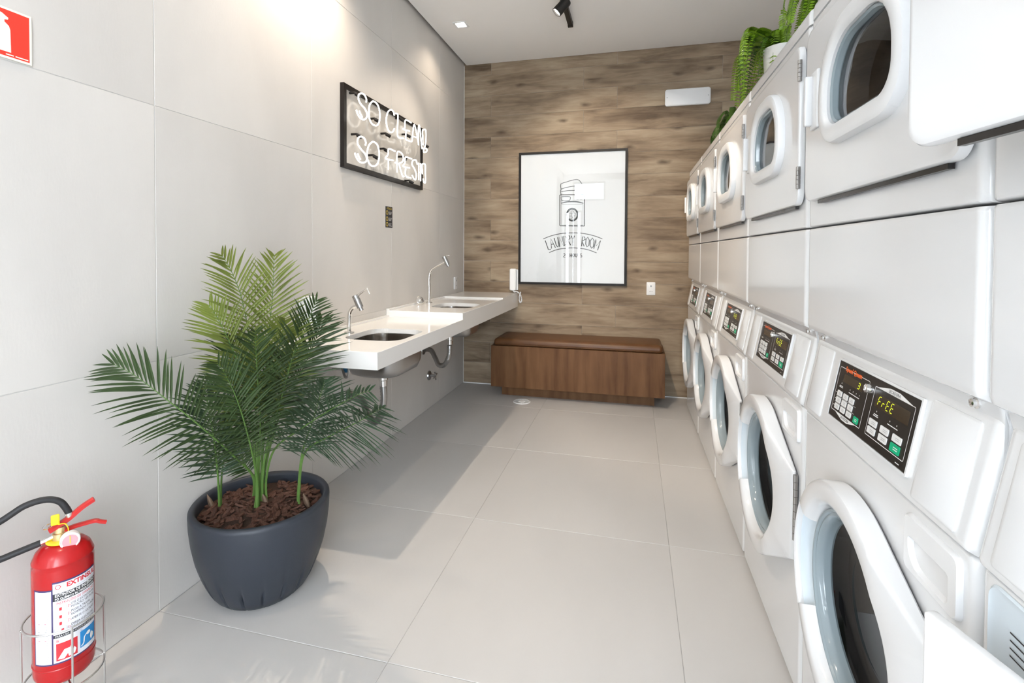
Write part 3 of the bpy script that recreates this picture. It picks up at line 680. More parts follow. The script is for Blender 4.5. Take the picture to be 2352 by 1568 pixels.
def control_panel(root, left_digit, right_text):
    cp = MB().add(*(lambda mb: (mb.v, mb.f))(MB().box(-PW / 2, PW / 2, -PHT / 2, PHT / 2, -0.004, 0.0005, 0.0))).build('control_panel', 'panel_black', root)
    ctr = Vector(dp(0.3675, 0.965, -0.0125)) + PANEL_N * 0.0050
    cp.matrix_local = Matrix(((PANEL_R.x, PANEL_U.x, PANEL_N.x, ctr.x), (PANEL_R.y, PANEL_U.y, PANEL_N.y, ctr.y), (PANEL_R.z, PANEL_U.z, PANEL_N.z, ctr.z), (0, 0, 0, 1)))
    U = lambda u: (u - 0.5) * PW
    V = lambda v: (0.5 - v) * PHT
    f1, f2, f3 = frame_fn(0.0009), frame_fn(0.0014), frame_fn(0.0019)
    mb = MB()   # white surround
    mb.loft([[(u, v, -0.004) for u, v in rrect(-PW / 2 - .006, PW / 2 + .006, -PHT / 2 - .006, PHT / 2 + .006, .004, 3)],
             [(u, v, 0.0016) for u, v in rrect(-PW / 2 - .006, PW / 2 + .006, -PHT / 2 - .006, PHT / 2 + .006, .004, 3)],
             [(u, v, 0.0016) for u, v in rrect(-PW / 2 - .001, PW / 2 + .001, -PHT / 2 - .001, PHT / 2 + .001, .001, 3)],
             [(u, v, -0.001) for u, v in rrect(-PW / 2 - .001, PW / 2 + .001, -PHT / 2 - .001, PHT / 2 + .001, .001, 3)]])
    mb.build('panel_surround', 'white_enamel', cp)
    mb = MB()
    for (a, b, c, d) in ((0.03, 0.46, 0.10, 0.88), (0.535, 0.965, 0.12, 0.88)):
        loop = rrect(U(a), U(b), V(d), V(c), 0.003, 3); mb.ribbon(loop + [loop[0]], 0.0013, f1)
    mb.add([f1(U(u), V(v)) for u, v in ((0.555, 0.12), (0.70, 0.045), (0.80, 0.045), (0.945, 0.12))], [(0, 1, 2, 3)])
    mb.add([f1(U(u), V(v)) for u, v in ((0.09, 0.88), (0.21, 0.955), (0.29, 0.955), (0.41, 0.88))], [(0, 3, 2, 1)])
    for v in (0.615, 0.73): mb.ribbon([(U(0.05), V(v)), (U(0.36), V(v))], 0.0006, f1)
    for (u, v, w) in ((0.10, 0.42, 0.05), (0.10, 0.44, 0.06), (0.30, 0.45, 0.15), (0.61, 0.52, 0.05), (0.61, 0.545, 0.06), (0.80, 0.54, 0.11), (0.055, 0.56, 0.02), (0.055, 0.67, 0.02), (0.055, 0.79, 0.02), (0.92, 0.955, 0.04)):
        mb.ribbon([(U(u - w / 2), V(v)), (U(u + w / 2), V(v))], 0.0016, f1)
    for (u, v) in ((0.10, 0.37), (0.235, 0.40), (0.28, 0.40), (0.325, 0.40), (0.37, 0.40), (0.61, 0.47), (0.765, 0.49), (0.84, 0.49)):
        mb.ribbon([(U(u) - 0.0012, V(v)), (U(u) + 0.0012, V(v))], 0.0028, f1)
    mb.build('panel_lines', 'white_print', cp)
    text('lettering', 'SECADORA', 0.0085, f2, 'black_print', cp, U(0.75), V(0.088))
    text('lettering', 'LAVADORA', 0.0085, f2, 'black_print', cp, U(0.25), V(0.912))
    text('brand_lettering', 'Speed Queen', 0.0155, f2, 'orange_print', cp, U(0.235), V(0.095), bold=0.0005)
    MB().box(U(0.11), U(0.39), V(0.33), V(0.19), 0.0004, 0.0011).build('display', 'display', cp)
    MB().box(U(0.57), U(0.93), V(0.41), V(0.21), 0.0004, 0.0011).build('display', 'display', cp)
    mb = MB()
    if left_digit: seven_seg(left_digit, U(0.325), V(0.305), 0.0085, 0.0125, f2, mb)
    for i, ch in enumerate(right_text): seven_seg(ch, U(0.60) + i * 0.0168, V(0.375), 0.0100, 0.0185, f2, mb)
    if mb.v: mb.build('led_digits', 'led', cp)
    def key(u, v, w, h, m, cap=None, pc='grey_print'):
        b = MB().loft([[(x, y, 0.0004) for x, y in rrect(U(u) - w / 2, U(u) + w / 2, V(v) - h / 2, V(v) + h / 2, 0.0022, 3)],
                       [(x, y, 0.0018) for x, y in rrect(U(u) - w / 2, U(u) + w / 2, V(v) - h / 2, V(v) + h / 2, 0.0022, 3)]], False, True)
        for k in range(2): b.ribbon([(U(u) - w * 0.12, V(v) + h * (0.12 - 0.24 * k)), (U(u) + w * 0.34, V(v) + h * (0.12 - 0.24 * k))], h * 0.09, frame_fn(0.0021))
        o = b.build('button', m, cp); me = o.data
        me.materials.append(M[pc])
        for p_ in me.polygons:
            if p_.center.z > 0.0020: p_.material_index = 1
    for r_ in range(3):
        for c_ in range(3): key(0.105 + 0.092 * c_, 0.555 + 0.118 * r_, 0.0245, 0.0128, 'key_button')
    key(0.395, 0.80, 0.022, 0.0145, 'green_button', pc='white_print')
    for r_ in range(2):
        for c_ in range(3):
            if (r_, c_) != (1, 2): key(0.60 + 0.135 * c_, 0.66 + 0.125 * r_, 0.033, 0.0138, 'key_button')
    key(0.87, 0.795, 0.034, 0.0165, 'green_button', pc='white_print')
    mb = MB().lathe([(0.0105, 0), (0.0105, 0.006), (0.0092, 0.013), (0.006, 0.014), (0.0058, 0.0115), (0.0, 0.0115)], 20, (U(0.497), V(0.20), 0))
    mb.build('key_lock', 'chrome', cp, True)
    return cp

def hinge_mb(s, z0, z1, off, r=0.006, n=5):
    mb = MB(); h = (z1 - z0) / n
    for i in range(n):
        mb.lathe([(0.0, z0 + h * i + .0006), (r, z0 + h * i + .0006), (r, z0 + h * (i + 1) - .0006), (0.0, z0 + h * (i + 1) - .0006)], 10, (-off, s, 0))
    mb.box(-off + 0.001, -off + 0.003, s - 0.004, s + 0.014, z0, z1)
    return mb

_proto = {}
def part(root, name, key, make, material, smooth=True, angle=35):
    """a part of a machine; alike parts share one mesh"""
    if key in _proto: return link(name, _proto[key], root)
    o = make().build(name, material, root, smooth, angle); _proto[key] = o.data; return o

def machine(k, label, left_digit='', right_text='', open6=False):
    root = thing('stacked_washer_dryer', label, 'washer dryer', (XM + WM * k * math.sin(MA), Y0 + WM * k, 0), -MA, 'stacked washer dryers along the right side')
    # cabinet shell
    def shell():
        mb = MB(); x0, x1, z0, z1 = 0.030, 0.70, 0.015, 1.966
        vs = [(x, y, z) for x in (x0, x1) for y in (S0 + .001, S1 - .001) for z in (z0, z1)]
        return mb.add(vs, [(4, 6, 7, 5), (0, 4, 5, 1), (2, 3, 7, 6), (0, 2, 6, 4), (1, 5, 7, 3)])
    part(root, 'cabinet', 'cab', shell, 'white_enamel', False)
    for zc in (1.361, 1.931, 0.856): part(root, 'seam_strip', ('seam', zc), lambda: MB().box(0.022, 0.028, S0 + .004, S1 - .004, zc - .015, zc + .015), 'seam', False)
    part(root, 'top_panel', 'top', lambda: strip([(0.0, 1.9325), (0.0, 1.962), (-0.004, 1.974), (-0.014, 1.980)], back=-0.70), 'white_enamel')
    part(root, 'dryer_front', 'dfront', lambda: plate([(S0, 1.3635), (S1, 1.9295)], win_shape(0.004), WIN_C), 'white_enamel')
    part(root, 'lower_panel', 'low', lambda: strip([(-0.022, 1.0795), (-0.010, 1.0805), (-0.003, 1.085), (0.0, 1.094), (0.0, 1.355), (-0.003, 1.3595)], back=-0.06), 'white_enamel')
    br = part(root, 'bottom_rail', 'rail', lambda: strip([(-0.033, 1.046), (-0.024, 1.082)], 0.006, back=-0.06), 'white_enamel')
    for s in (0.060, 0.677):
        b = part(br, 'bolt', 'bolt', lambda: MB().lathe([(0.0, 0), (0.0085, 0), (0.0085, -0.002), (0.0062, -0.0035), (0.0062, -0.008), (0.0035, -0.009), (0, -0.008)], 12, axis='x'), 'chrome')
        b.location = (0.028, s, 1.066)
    # control housing with two blank plates
    part(root, 'control_housing', 'ctl', lambda: strip([(0.0, 0.857), (0.006, 0.861), (0.0075, 0.868), (-0.028, 1.050), (-0.033, 1.056)], back=-0.06), 'white_enamel')
    def blank(a, b):
        sl = lambda z: 0.0075 + (-0.028 - 0.0075) * (z - 0.868) / (1.050 - 0.868)
        P0 = rrect(a, b, 0.872, 1.043, 0.007, 4); P1 = rrect(a + .0025, b - .0025, 0.8745, 1.0405, 0.006, 4)
        return MB().loft([[dp(s, z, sl(z) - .002) for s, z in P0], [dp(s, z, sl(z) + .0016) for s, z in P0], [dp(s, z, sl(z) + .0030) for s, z in P1]], False, True)
    part(root, 'blank_plate', 'bl1', lambda: blank(0.040, 0.165), 'white_enamel')
    part(root, 'blank_plate', 'bl2', lambda: blank(0.598, 0.700), 'white_enamel')
    control_panel(root, left_digit, right_text)
    # dryer door
    sh = lambda p_: (p_[0], p_[1] - 0.022, p_[2])
    def ddoor():
        base = rrect(0.016, 0.700, 1.431, 1.886, 0.034, 6); c = WIN_C
        A = angles_for([base], c, 96)
        ins = lambda g: rrect(0.016 + g, 0.700 - g, 1.431 + g, 1.886 - g, 0.034 - g * .5, 6)
        L = [[sh(dp(*q, 0.003)) for q in polar(win_shape(.006), c, A)], [sh(dp(*q, 0.003)) for q in polar(ins(.004), c, A)], [sh(dp(*q, 0.006)) for q in polar(base, c, A)],
             [sh(dp(*q, 0.016)) for q in polar(base, c, A)], [sh(dp(*q, 0.0205)) for q in polar(ins(.0025), c, A)], [sh(dp(*q, 0.022)) for q in polar(ins(.007), c, A)], [sh(dp(*q, 0.022)) for q in polar(ins(.011), c, A)],
             [sh(dp(*q, 0.022)) for q in polar(win_shape(.035), c, A)], [sh(dp(*q, 0.010)) for q in polar(win_shape(.030), c, A)], [sh(dp(*q, 0.003)) for q in polar(win_shape(.006), c, A)]]
        return MB().loft(L)
    dd = part(root, 'dryer_door', 'dd1', ddoor, 'white_enamel')
    dd.location = (0, 0.022, 0)                       # hinge line is the origin
    if open6: dd.rotation_euler = (0, 0, math.radians(8.5))
    def bezel():
        c = WIN_C; A = angles_for([win_shape(.04)], c, 72)
        L = []
        for g, o in ((.044, .020), (.044, .034), (.041, .041), (.034, .0445), (.014, .0445), (.006, .042), (.001, .036), (.0, .012)):
            L.append([sh(dp(*q, o)) for q in polar(win_shape(g), c, A)])
        return MB().loft(L)
    part(dd, 'window_bezel', 'dd2', bezel, 'white_plastic')
    def rim():
        c = WIN_C; A = angles_for([win_shape(0)], c, 72); L = []
        for g, o in ((-.0004, .012), (-.0004, .029), (-.003, .031), (-.007, .027), (-.009, .014)):
            L.append([sh(dp(*q, o)) for q in polar(win_shape(g), c, A)])
        return MB().loft(L)
    part(dd, 'glass_rim', 'dd3', rim, 'ring_glass')
    def pane():
        c = WIN_C; A = angles_for([win_shape(0)], c, 72)
        return MB().loft([[sh(dp(*q, .016)) for q in polar(win_shape(-.008), c, A)], [sh(dp(*q, .019)) for q in polar(win_shape(-.045), c, A)]], False, True)
    part(dd, 'glass', 'dd4', pane, 'door_glass')
    def handle():
        mb = MB().box(-.030, -.021, 0.588 - .022, 0.640 - .022, 1.612, 1.760, .004)
        mb.box(-.046, -.028, 0.622 - .022, 0.636 - .022, 1.622, 1.750, .003)
        return mb
    part(dd, 'handle', 'dd5', handle, 'white_plastic')
    for z0, z1 in ((1.475, 1.538), (1.778, 1.838)):
        part(dd, 'hinge', ('hg', z0), lambda: hinge_mb(0.013 - .022, z0, z1, 0.0225), 'hinge')
    part(dd, 'latch_shade_bar', 'dd6', lambda: MB().box(-.013, -.004, 0.045, 0.60, 1.4215, 1.4305), 'drum', False)  # latch bar, coloured dark to stand in for the shadow under the door
    def din():
        c = WIN_C; A = angles_for([win_shape(0)], c, 64)
        return MB().loft([[dp(*q, -.006) for q in polar(win_shape(.003), c, A)], [dp(*q, -.05) for q in polar(win_shape(.0), c, A)], [dp(*q, -.055) for q in polar(win_shape(.06), c, A)], [dp(*q, -.45) for q in polar(win_shape(.06), c, A)]], False, True)
    part(root, 'dryer_drum', 'din', din, 'dryer_in')
    # washer
    part(root, 'washer_front', 'wfront', lambda: plate([(S0, 0.012), (S1, 0.8545)], circle(*DOOR_C, 0.215, 64), DOOR_C, hole_depth=0.02), 'white_enamel')
    def wdrum():
        cy, cz = DOOR_C
        L = []
        for r, x in ((0.214, 0.006), (0.190, 0.015), (0.186, 0.05), (0.25, 0.07), (0.25, 0.40), (0.10, 0.41)):
            L.append([(x, cy + r * math.cos(2 * PI * i / 48), cz + r * math.sin(2 * PI * i / 48)) for i in range(48)])
        return MB().loft(L, False, True)
    part(root, 'washer_drum', 'wdrum', wdrum, 'drum')
    NOTCH = math.radians(31)
    def wdoor():
        out = door_outline(); c = DOOR_C
        base = sorted(angles_for([out[:2]], c, 108) + [NOTCH, 2 * PI - NOTCH])
        mb = MB()
        def is_notch(a): return abs((a + PI) % (2 * PI) - PI) < NOTCH - 1e-5           # far (left) side of the ring
        A = [a for a in base if not is_notch(a)]
        rr = polar(out, c, A); L = []
        cols = []
        for a, q in zip(A, rr):
            d = (math.cos(a), math.sin(a)); R = math.hypot(q[0] - c[0], q[1] - c[1])
            P = lambda r, o=None, k=0.0: dp(c[0] + d[0] * r, c[1] + d[1] * r, (door_off(c[0] + d[0] * r) + k) if o is None else o)
            cols.append([P(R - .004, 0.005), P(R, 0.009), P(R, None, -.009), P(R - .003, None, -.003), P(R - .009, None, 0.0), P(0.226, None, 0.0), P(0.218, None, -.003), P(0.209, None, -.015), P(0.203, 0.014)])
        n = len(cols[0])
        b = len(mb.v)
        for col in cols: mb.v += col
        for i in range(len(cols) - 1):
            for j in range(n - 1): mb.f.append((b + i * n + j, b + i * n + j + 1, b + (i + 1) * n + j + 1, b + (i + 1) * n + j))
        # the grip: thin outer lip over a finger recess
        AN = [-NOTCH + 2 * NOTCH * i / 14 for i in range(15)]
        ncols = []
        for a in AN:
            d = (math.cos(a), math.sin(a)); R = DOOR_R
            P = lambda r, o: dp(c[0] + d[0] * r, c[1] + d[1] * r, o)
            ncols.append([P(R - .004, .005), P(R, .009), P(R, .043), P(R - .003, .049), P(R - .007, .052), P(R - .012, .050), P(R - .014, .040), P(R - .014, .012)])
        b = len(mb.v); n2 = len(ncols[0])
        for col in ncols: mb.v += col
        for i in range(len(ncols) - 1):
            for j in range(n2 - 1): mb.f.append((b + i * n2 + j, b + i * n2 + j + 1, b + (i + 1) * n2 + j + 1, b + (i + 1) * n2 + j))
        for a in (-NOTCH, NOTCH):       # closing walls of the recess
            d = (math.cos(a), math.sin(a)); P = lambda r, o: dp(c[0] + d[0] * r, c[1] + d[1] * r, o)
            mb.add([P(.203, .012), P(DOOR_R - .006, .012), P(DOOR_R - .006, .052), P(.226, .052), P(.209, .037), P(.203, .014)], [(0, 1, 2, 3, 4, 5)])
        return mb
    wd = part(root, 'washer_door', 'wd1', wdoor, 'white_enamel')
    def pull():
        c = DOOR_C; mb = MB(); L = []
        for i in range(15):
            a = -NOTCH + 2 * NOTCH * i / 14; d = (math.cos(a), math.sin(a)); P = lambda r, o: dp(c[0] + d[0] * r, c[1] + d[1] * r, o)
            L.append([P(.252, .040), P(.246, .030), P(.226, .013), P(.206, .011)])
        return mb.loft(L, closed=False)
    part(wd, 'finger_recess', 'wd2', pull, 'pale_plastic')
    part(wd, 'glass_rim', 'wd3', lambda: MB().loft([[dp(DOOR_C[0] + r * math.cos(2 * PI * i / 64), DOOR_C[1] + r * math.sin(2 * PI * i / 64), o) for i in range(64)] for r, o in ((.2045, .006), (.2045, .022), (.201, .0265), (.197, .0255), (.194, .021), (.188, .0225), (.183, .017), (.180, .004), (.180, -.012))]), 'ring_glass')
    part(wd, 'glass', 'wd4', lambda: MB().loft([[dp(DOOR_C[0] + r * math.cos(2 * PI * i / 64), DOOR_C[1] + r * math.sin(2 * PI * i / 64), o) for i in range(64)] for r, o in ((.1795, -.008), (.165, -.022), (.12, -.034), (.05, -.040))], False, True), 'door_glass')
    part(wd, 'hinge', 'wd5', lambda: hinge_mb(0.038, 0.455, 0.648, 0.0085, 0.0065, 9), 'hinge')
    # detergent drawer
    def drawer(mirror):
        f = (lambda s: 0.737 - s) if mirror else (lambda s: s)
        def mk():
            c = (f(0.100), 0.790); outer = rrect(0.030, 0.182, 0.741, 0.838, 0.012, 5); inner = rrect(0.052, 0.168, 0.752, 0.802, (0.012, 0.035, 0.006, 0.006), 5)
            outer = [(f(a), b) for a, b in outer]; inner = [(f(a), b) for a, b in inner]
            c = (f(0.11), 0.778)
            A = angles_for([outer], c, 72)
            o2 = [(c[0] + (a - c[0]) * .972, c[1] + (b - c[1]) * .955) for a, b in outer]
            i2 = [(c[0] + (a - c[0]) * .86, c[1] + 0.004 + (b - c[1]) * .80) for a, b in inner]
            return MB().loft([[dp(*q, -.004) for q in polar(outer, c, A)], [dp(*q, .004) for q in polar(outer, c, A)], [dp(*q, .0085) for q in polar(o2, c, A)],
                              [dp(*q, .0085) for q in polar(inner, c, A)], [dp(*q, -.012) for q in polar(i2, c, A)]], False, True)
        return mk
    if not open6:
        part(root, 'detergent_drawer', 'drw', drawer(False), 'white_plastic', True, 50)
    return root

LB = {4: 'white stacked washer and dryer at the far end of the row beside the wood wall',
      3: 'second white stacked washer dryer counting from the wood wall',
      2: 'third white stacked washer dryer from the wood wall, below the pale fern pot',
      1: 'white stacked washer dryer, fourth from the wood wall, fully in view',
      0: 'largest fully visible white stacked washer dryer with display reading 3 and FrEE',
      -1: 'nearest white stacked washer dryer cut by the right picture edge with doors ajar'}
for k, dg, tx in ((4, '', ''), (3, '', ''), (2, '', 'FrEE'), (1, '', 'FrEE'), (0, '3', 'FrEE')):
    machine(k, LB[k], dg, tx)
m6 = machine(-1, LB[-1], '', 'FrEE', True)
# nearest machine: detergent compartment open at its far side, tray front pulled askew
def cavity():
    c = (0.63, 0.785); o = rrect(0.556, 0.706, 0.715, 0.842, 0.02, 5); A = angles_for([o], c, 64)
    i = rrect(0.562, 0.700, 0.722, 0.836, 0.018, 5)
    return MB().loft([[dp(*q, .0005) for q in polar(rrect(0.550, 0.712, 0.709, 0.848, .022, 5), c, A)], [dp(*q, .0035) for q in polar(rrect(0.553, 0.709, 0.712, 0.845, .021, 5), c, A)], [dp(*q, .0025) for q in polar(o, c, A)], [dp(*q, .0015) for q in polar(i, c, A)]], False, True)
cv = cavity().build('drawer_recess', 'pale_plastic', m6, True)
fcv = lambda u, v: dp(-u, v, 0.0030)
mb = MB()
for j in range(4): mb.ribbon([(-0.668, 0.803 - j * .010), (-0.640, 0.803 - j * .010)], 0.0022, fcv)
mb.build('data_plate', 'black_print', cv)
tray = MB().box(-0.010, 0.010, -0.22, 0.0, 0.640, 0.801, 0.006).build('detergent_drawer', 'white_plastic', m6, True)
tray.location = (-0.0785, 0.697, 0.0); tray.rotation_euler = (0, 0, math.radians(17.0))
MB().tube([(0.032, -0.135, 0.74), (0.032, -0.135, 0.806)], 0.010, 14).build('cap', 'orange_plastic', tray, True)

# ------------------------------------------------------------------ vanity counter, sinks, taps
ct = thing('vanity_countertop', 'white quartz two-level wall-hung countertop along the tiled wall', 'countertop')
def slab(x0, x1, y0, y1, z0, z1, hole):
    base = [(x0, y0), (x1, y0), (x1, y1), (x0, y1)]; c = ((hole[0] + hole[1]) / 2, (hole[2] + hole[3]) / 2)
    hp = rrect(*hole, 0.085, 8); e = 0.0015
    ins = [(x0, y0 + e), (x1 - e, y0 + e), (x1 - e, y1), (x0, y1)]
    A = angles_for([base, ins], c, 96)
    L = [[(u, v, z0) for u, v in polar(hp, c, A)], [(u, v, z0) for u, v in polar(base, c, A)], [(u, v, z1 - e) for u, v in polar(base, c, A)], [(u, v, z1) for u, v in polar(ins, c, A)],
         [(u, v, z1) for u, v in polar(hp, c, A)], [(u, v, z1 - 0.03) for u, v in polar(hp, c, A)], [(u, v, z0) for u, v in polar(hp, c, A)]]
    return MB().loft(L)
slab(0.001, 0.552, 2.012, 3.155, 0.825, 0.850, (0.188, 0.508, 2.285, 2.665)).build('lower_slab', 'quartz', ct)
slab(0.001, 0.552, 3.1555, 4.20, 0.868, 0.893, (0.188, 0.503, 3.435, 3.77)).build('raised_slab', 'quartz', ct)
MB().box(0.530, 0.552, 2.034, 3.1555, 0.772, 0.825).build('front_apron', 'quartz', ct)
MB().box(0.530, 0.552, 3.1775, 4.20, 0.772, 0.868).build('front_apron', 'quartz', ct)
MB().box(0.001, 0.552, 2.012, 2.034, 0.772, 0.825).build('end_apron', 'quartz', ct)
MB().box(0.001, 0.552, 3.1555, 3.1775, 0.772, 0.868).build('riser', 'quartz', ct)
MB().box(0.001, 0.552, 4.2005, YB - 0.001, 0.772, 0.905).build('end_shelf', 'quartz', ct)
MB().box(0.001, 0.024, 2.012, 3.155, 0.8505, 0.862).build('curb', 'quartz', ct)
MB().box(0.001, 0.024, 3.156, 4.20, 0.8935, 0.905).build('curb', 'quartz', ct)

def sink(label, hole, ztop, zbot):
    c = ((hole[0] + hole[1]) / 2, (hole[2] + hole[3]) / 2)
    t = thing('sink_basin', label, 'sink', (c[0], c[1], zbot), 0, 'undermount steel sinks')
    a, b = (hole[1] - hole[0]) / 2, (hole[3] - hole[2]) / 2
    def ring(g, z, r): return [(u, v, z - zbot) for u, v in rrect(-a - g, a + g, -b - g, b + g, r, 8)]
    L = [ring(.016, ztop - .001, .10), ring(-.001, ztop - .001, .086), ring(-.003, ztop - .03, .086), ring(-.010, zbot + .05, .084), ring(-.025, zbot + .018, .08), ring(-.055, zbot + .004, .075), ring(-.11, zbot + .001, .045)]
    MB().loft(L, False, True).build('bowl', 'steel', t, True, 60)
    O_ = [ring(.016, ztop - .003, .10), ring(.003, ztop - .012, .088), ring(.001, ztop - .03, .088), ring(-.006, zbot + .05, .086), ring(-.021, zbot + .014, .082), ring(-.05, zbot - .001, .075), ring(-.11, zbot - .003, .045)]
    MB().loft(O_, False, True).build('bowl_underside', 'brushed', t, True, 60)
    MB().lathe([(0.0, .004), (.012, .004), (.022, .006), (.032, .004), (.034, .002)], 24).build('strainer', 'chrome', t, True)
    return t
s1 = sink('stainless steel sink basin set in the lower countertop near the palm', (0.188, 0.508, 2.285, 2.665), 0.824, 0.650)
s2 = sink('stainless steel sink basin set in the raised countertop nearer the wood wall', (0.188, 0.503, 3.435, 3.77), 0.867, 0.675)

def corrugated(path, r, n=10, pitch=0.009):
    P = spline(path, n); out = [P[0]]; d = 0
    # resample evenly
    for i in range(len(P) - 1):
        seg = P[i + 1] - P[i]; ln = seg.length; k = max(1, int(ln / (pitch / 2)))
        for j in range(1, k + 1): out.append(P[i] + seg * j / k)
    rad = [r * (1.0 if i % 2 else 0.84) for i in range(len(out))]
    return MB().tube(out, rad, 14)
def trap(label, top, path, wall):
    t = thing('drain_trap', label, 'drain pipe', top, 0, 'corrugated chrome drain traps')
    T = Vector(top); rel = lambda q: tuple(Vector(q) - T)
    MB().lathe([(0.0, .0), (.030, 0), (.030, -.014), (.026, -.018), (.026, -.040), (.021, -.046), (.021, -.075), (0, -.075)], 24).build('tailpiece', 'chrome', t, True)
    corrugated([rel(q) for q in path], 0.0195).build('hose', 'brushed', t, True, 80)
    w = rel(wall)
    MB().lathe([(0.0, 0.012), (.020, .012), (.036, .006), (.038, 0.0)], 24, (w[0], w[1], w[2]), 'x').build('wall_flange', 'brushed', t, True)
trap('chrome drain trap under the lower sink behind the palm', (0.335, 2.475, 0.647), [(0.335, 2.475, 0.575), (0.335, 2.48, 0.50), (0.315, 2.49, 0.41), (0.25, 2.53, 0.35), (0.18, 2.58, 0.38), (0.12, 2.63, 0.43), (0.012, 2.68, 0.437)], (0.001, 2.68, 0.437))
trap('chrome corrugated drain trap under the raised sink', (0.288, 3.62, 0.670), [(0.288, 3.62, 0.59), (0.283, 3.62, 0.51), (0.245, 3.63, 0.437), (0.19, 3.65, 0.425), (0.15, 3.675, 0.47), (0.105, 3.71, 0.515), (0.05, 3.755, 0.52), (0.012, 3.785, 0.505)], (0.001, 3.785, 0.505))

def tap(name_label, base, path, head0, head1, lever):
    t = thing('tap', name_label, 'tap', base, 0, 'chrome taps on the countertop')
    B = Vector(base); rel = lambda q: tuple(Vector(q) - B)
    MB().lathe([(0.0, 0), (.027, 0), (.027, .006), (.022, .009), (.012, .010), (0, .010)], 24).build('base_flange', 'chrome', t, True)
    MB().tube(spline([rel(q) for q in path], 10), 0.0105, 14).build('spout', 'chrome', t, True, 60)
    a, b = Vector(rel(head0)), Vector(rel(head1)); d = b - a
    MB().tube([a, a + d * .02, a + d * .22, a + d * .225, a + d * .25, a + d * .255, a + d * .80, a + d * .81, a + d], [.0165, .0185, .0185, .016, .016, .0185, .0178, .012, .0115], 20).build('head', 'brushed', t, True, 40)
    lp = [Vector(rel(q)) for q in lever]
    MB().tube(lp, [.008, .006, .005, .0035], 8).build('lever', 'chrome', t, True, 60)
tap('short chrome tap with raised lever at the lower sink', (0.147, 2.45, 0.8506), [(0.147, 2.45, 0.858), (0.147, 2.45, 0.93), (0.151, 2.45, 0.965), (0.170, 2.45, 0.990), (0.200, 2.45, 1.003)],
    (0.183, 2.45, 1.056), (0.222, 2.45, 0.976), [(0.190, 2.45, 1.050), (0.225, 2.45, 1.076), (0.256, 2.45, 1.095), (0.269, 2.45, 1.066)])
tap('tall gooseneck chrome tap at the raised sink', (0.086, 3.70, 0.8936), [(0.086, 3.70, 0.90), (0.086, 3.70, 1.02), (0.086, 3.70, 1.10), (0.103, 3.70, 1.150), (0.150, 3.70, 1.185), (0.205, 3.70, 1.211), (0.222, 3.70, 1.222)],
    (0.210, 3.70, 1.258), (0.247, 3.70, 1.182), [(0.216, 3.70, 1.258), (0.232, 3.70, 1.262), (0.246, 3.70, 1.266), (0.254, 3.70, 1.268)])
pg = thing('sink_plug', 'small dark sink strainer plug leaning beside the tall tap', 'sink plug', (0.058, 3.585, 0.8935))
o = MB().lathe([(0, 0), (.030, .001), (.034, .004), (.030, .008), (.012, .010), (.006, .014), (.006, .034), (0, .034)], 24).build('plug', 'chrome', pg, True)
o.rotation_euler = (math.radians(35), math.radians(48), 0); o.location = (0.0, 0, 0.031)
sd = thing('soap_dispenser', 'white plastic soap dispenser on the tiled wall behind the palm', 'soap dispenser', (0.045, 2.25, 0.92))
MB().lathe([(0, 0), (.036, 0), (.042, .006), (.043, .12), (.038, .142), (0, .145)], 28).build('body', 'white_plastic', sd, True)
MB().box(-0.044, -0.03, -0.03, 0.03, 0.01, 0.13, .004).build('bracket', 'white_plastic', sd)
MB().box(0.036, 0.052, -0.012, 0.012, 0.004, 0.03, .003).build('push_button', 'pale_plastic', sd)

vv = thing('wall_valve', 'small chrome cross-handle valve low on the tiled wall', 'valve', (0.001, 3.903, 0.273))
MB().lathe([(0, .016), (.020, .016), (.036, .010), (.040, 0)], 24, axis='x').build('flange', 'brushed', vv, True)
MB().lathe([(0, .060), (.011, .060), (.012, .012), (0, .012)], 16, axis='x').build('stem', 'brushed', vv, True)
MB().tube([(.056, -.034, -.012), (.056, .034, .012)], .006, 10).tube([(.056, .012, -.034), (.056, -.012, .034)], .006, 10).build('cross_handle', 'brushed', vv, True)
av = thing('angle_valve', 'blue capped supply valve and chrome lever under the lower sink', 'valve', (0.02, 2.52, 0.640))
MB().tube([(-.018, 0, 0), (.05, 0, 0)], .012, 14).build('body', 'brushed', av, True)
MB().lathe([(0, .030), (.020, .030), (.024, .020), (.024, 0), (0, 0)], 16, (.05, 0, 0), 'x').build('cap', 'blue_plastic', av, True)
MB().tube(spline([(0.055, -.02, 0), (0.09, -.05, -.035), (0.115, -.06, -.02), (0.12, -.06, 0.03)], 8), .007, 10).build('supply_hose', 'brushed', av, True)

# ------------------------------------------------------------------ neon sign
NE = DATA['neon']
ns = thing('neon_sign', 'framed white neon sign reading SO CLEAN, SO FRESH on the tiled wall', 'neon sign', (0.0, 3.155, 2.01))
ya, yb, za, zb = 2.597 - 3.155, 3.714 - 3.155, 1.776 - 2.01, 2.256 - 2.01
MB().box(.008, .016, ya + .02, yb - .02, za + .02, zb - .02).build('backing', 'acrylic', ns)
fm = MB()
for (c, d, e, f) in ((ya, ya + .028, za, zb), (yb - .028, yb, za, zb), (ya + .028, yb - .028, za, za + .028), (ya + .028, yb - .028, zb - .028, zb)):
    fm.box(.001, .026, c, d, e, f)
fm.build('frame', 'black_frame', ns)
for st in NE:
    P = spline([(0.085, y - 3.155, z - 2.01) for y, z in st], 6)
    MB().tube(P, 0.0044, 10).build('neon_tube', 'neon', ns, True, 80)
for y, z in DATA['caps']:
    MB().tube([(0.016, y - 3.155, z - 2.01), (0.05, y - 3.155, z - 2.01), (0.052, y - 3.150, z - 2.015), (0.078, y - 3.143, z - 2.030)], [.007, .007, .011, .011], 10).build('tube_cap', 'black_frame', ns, True)

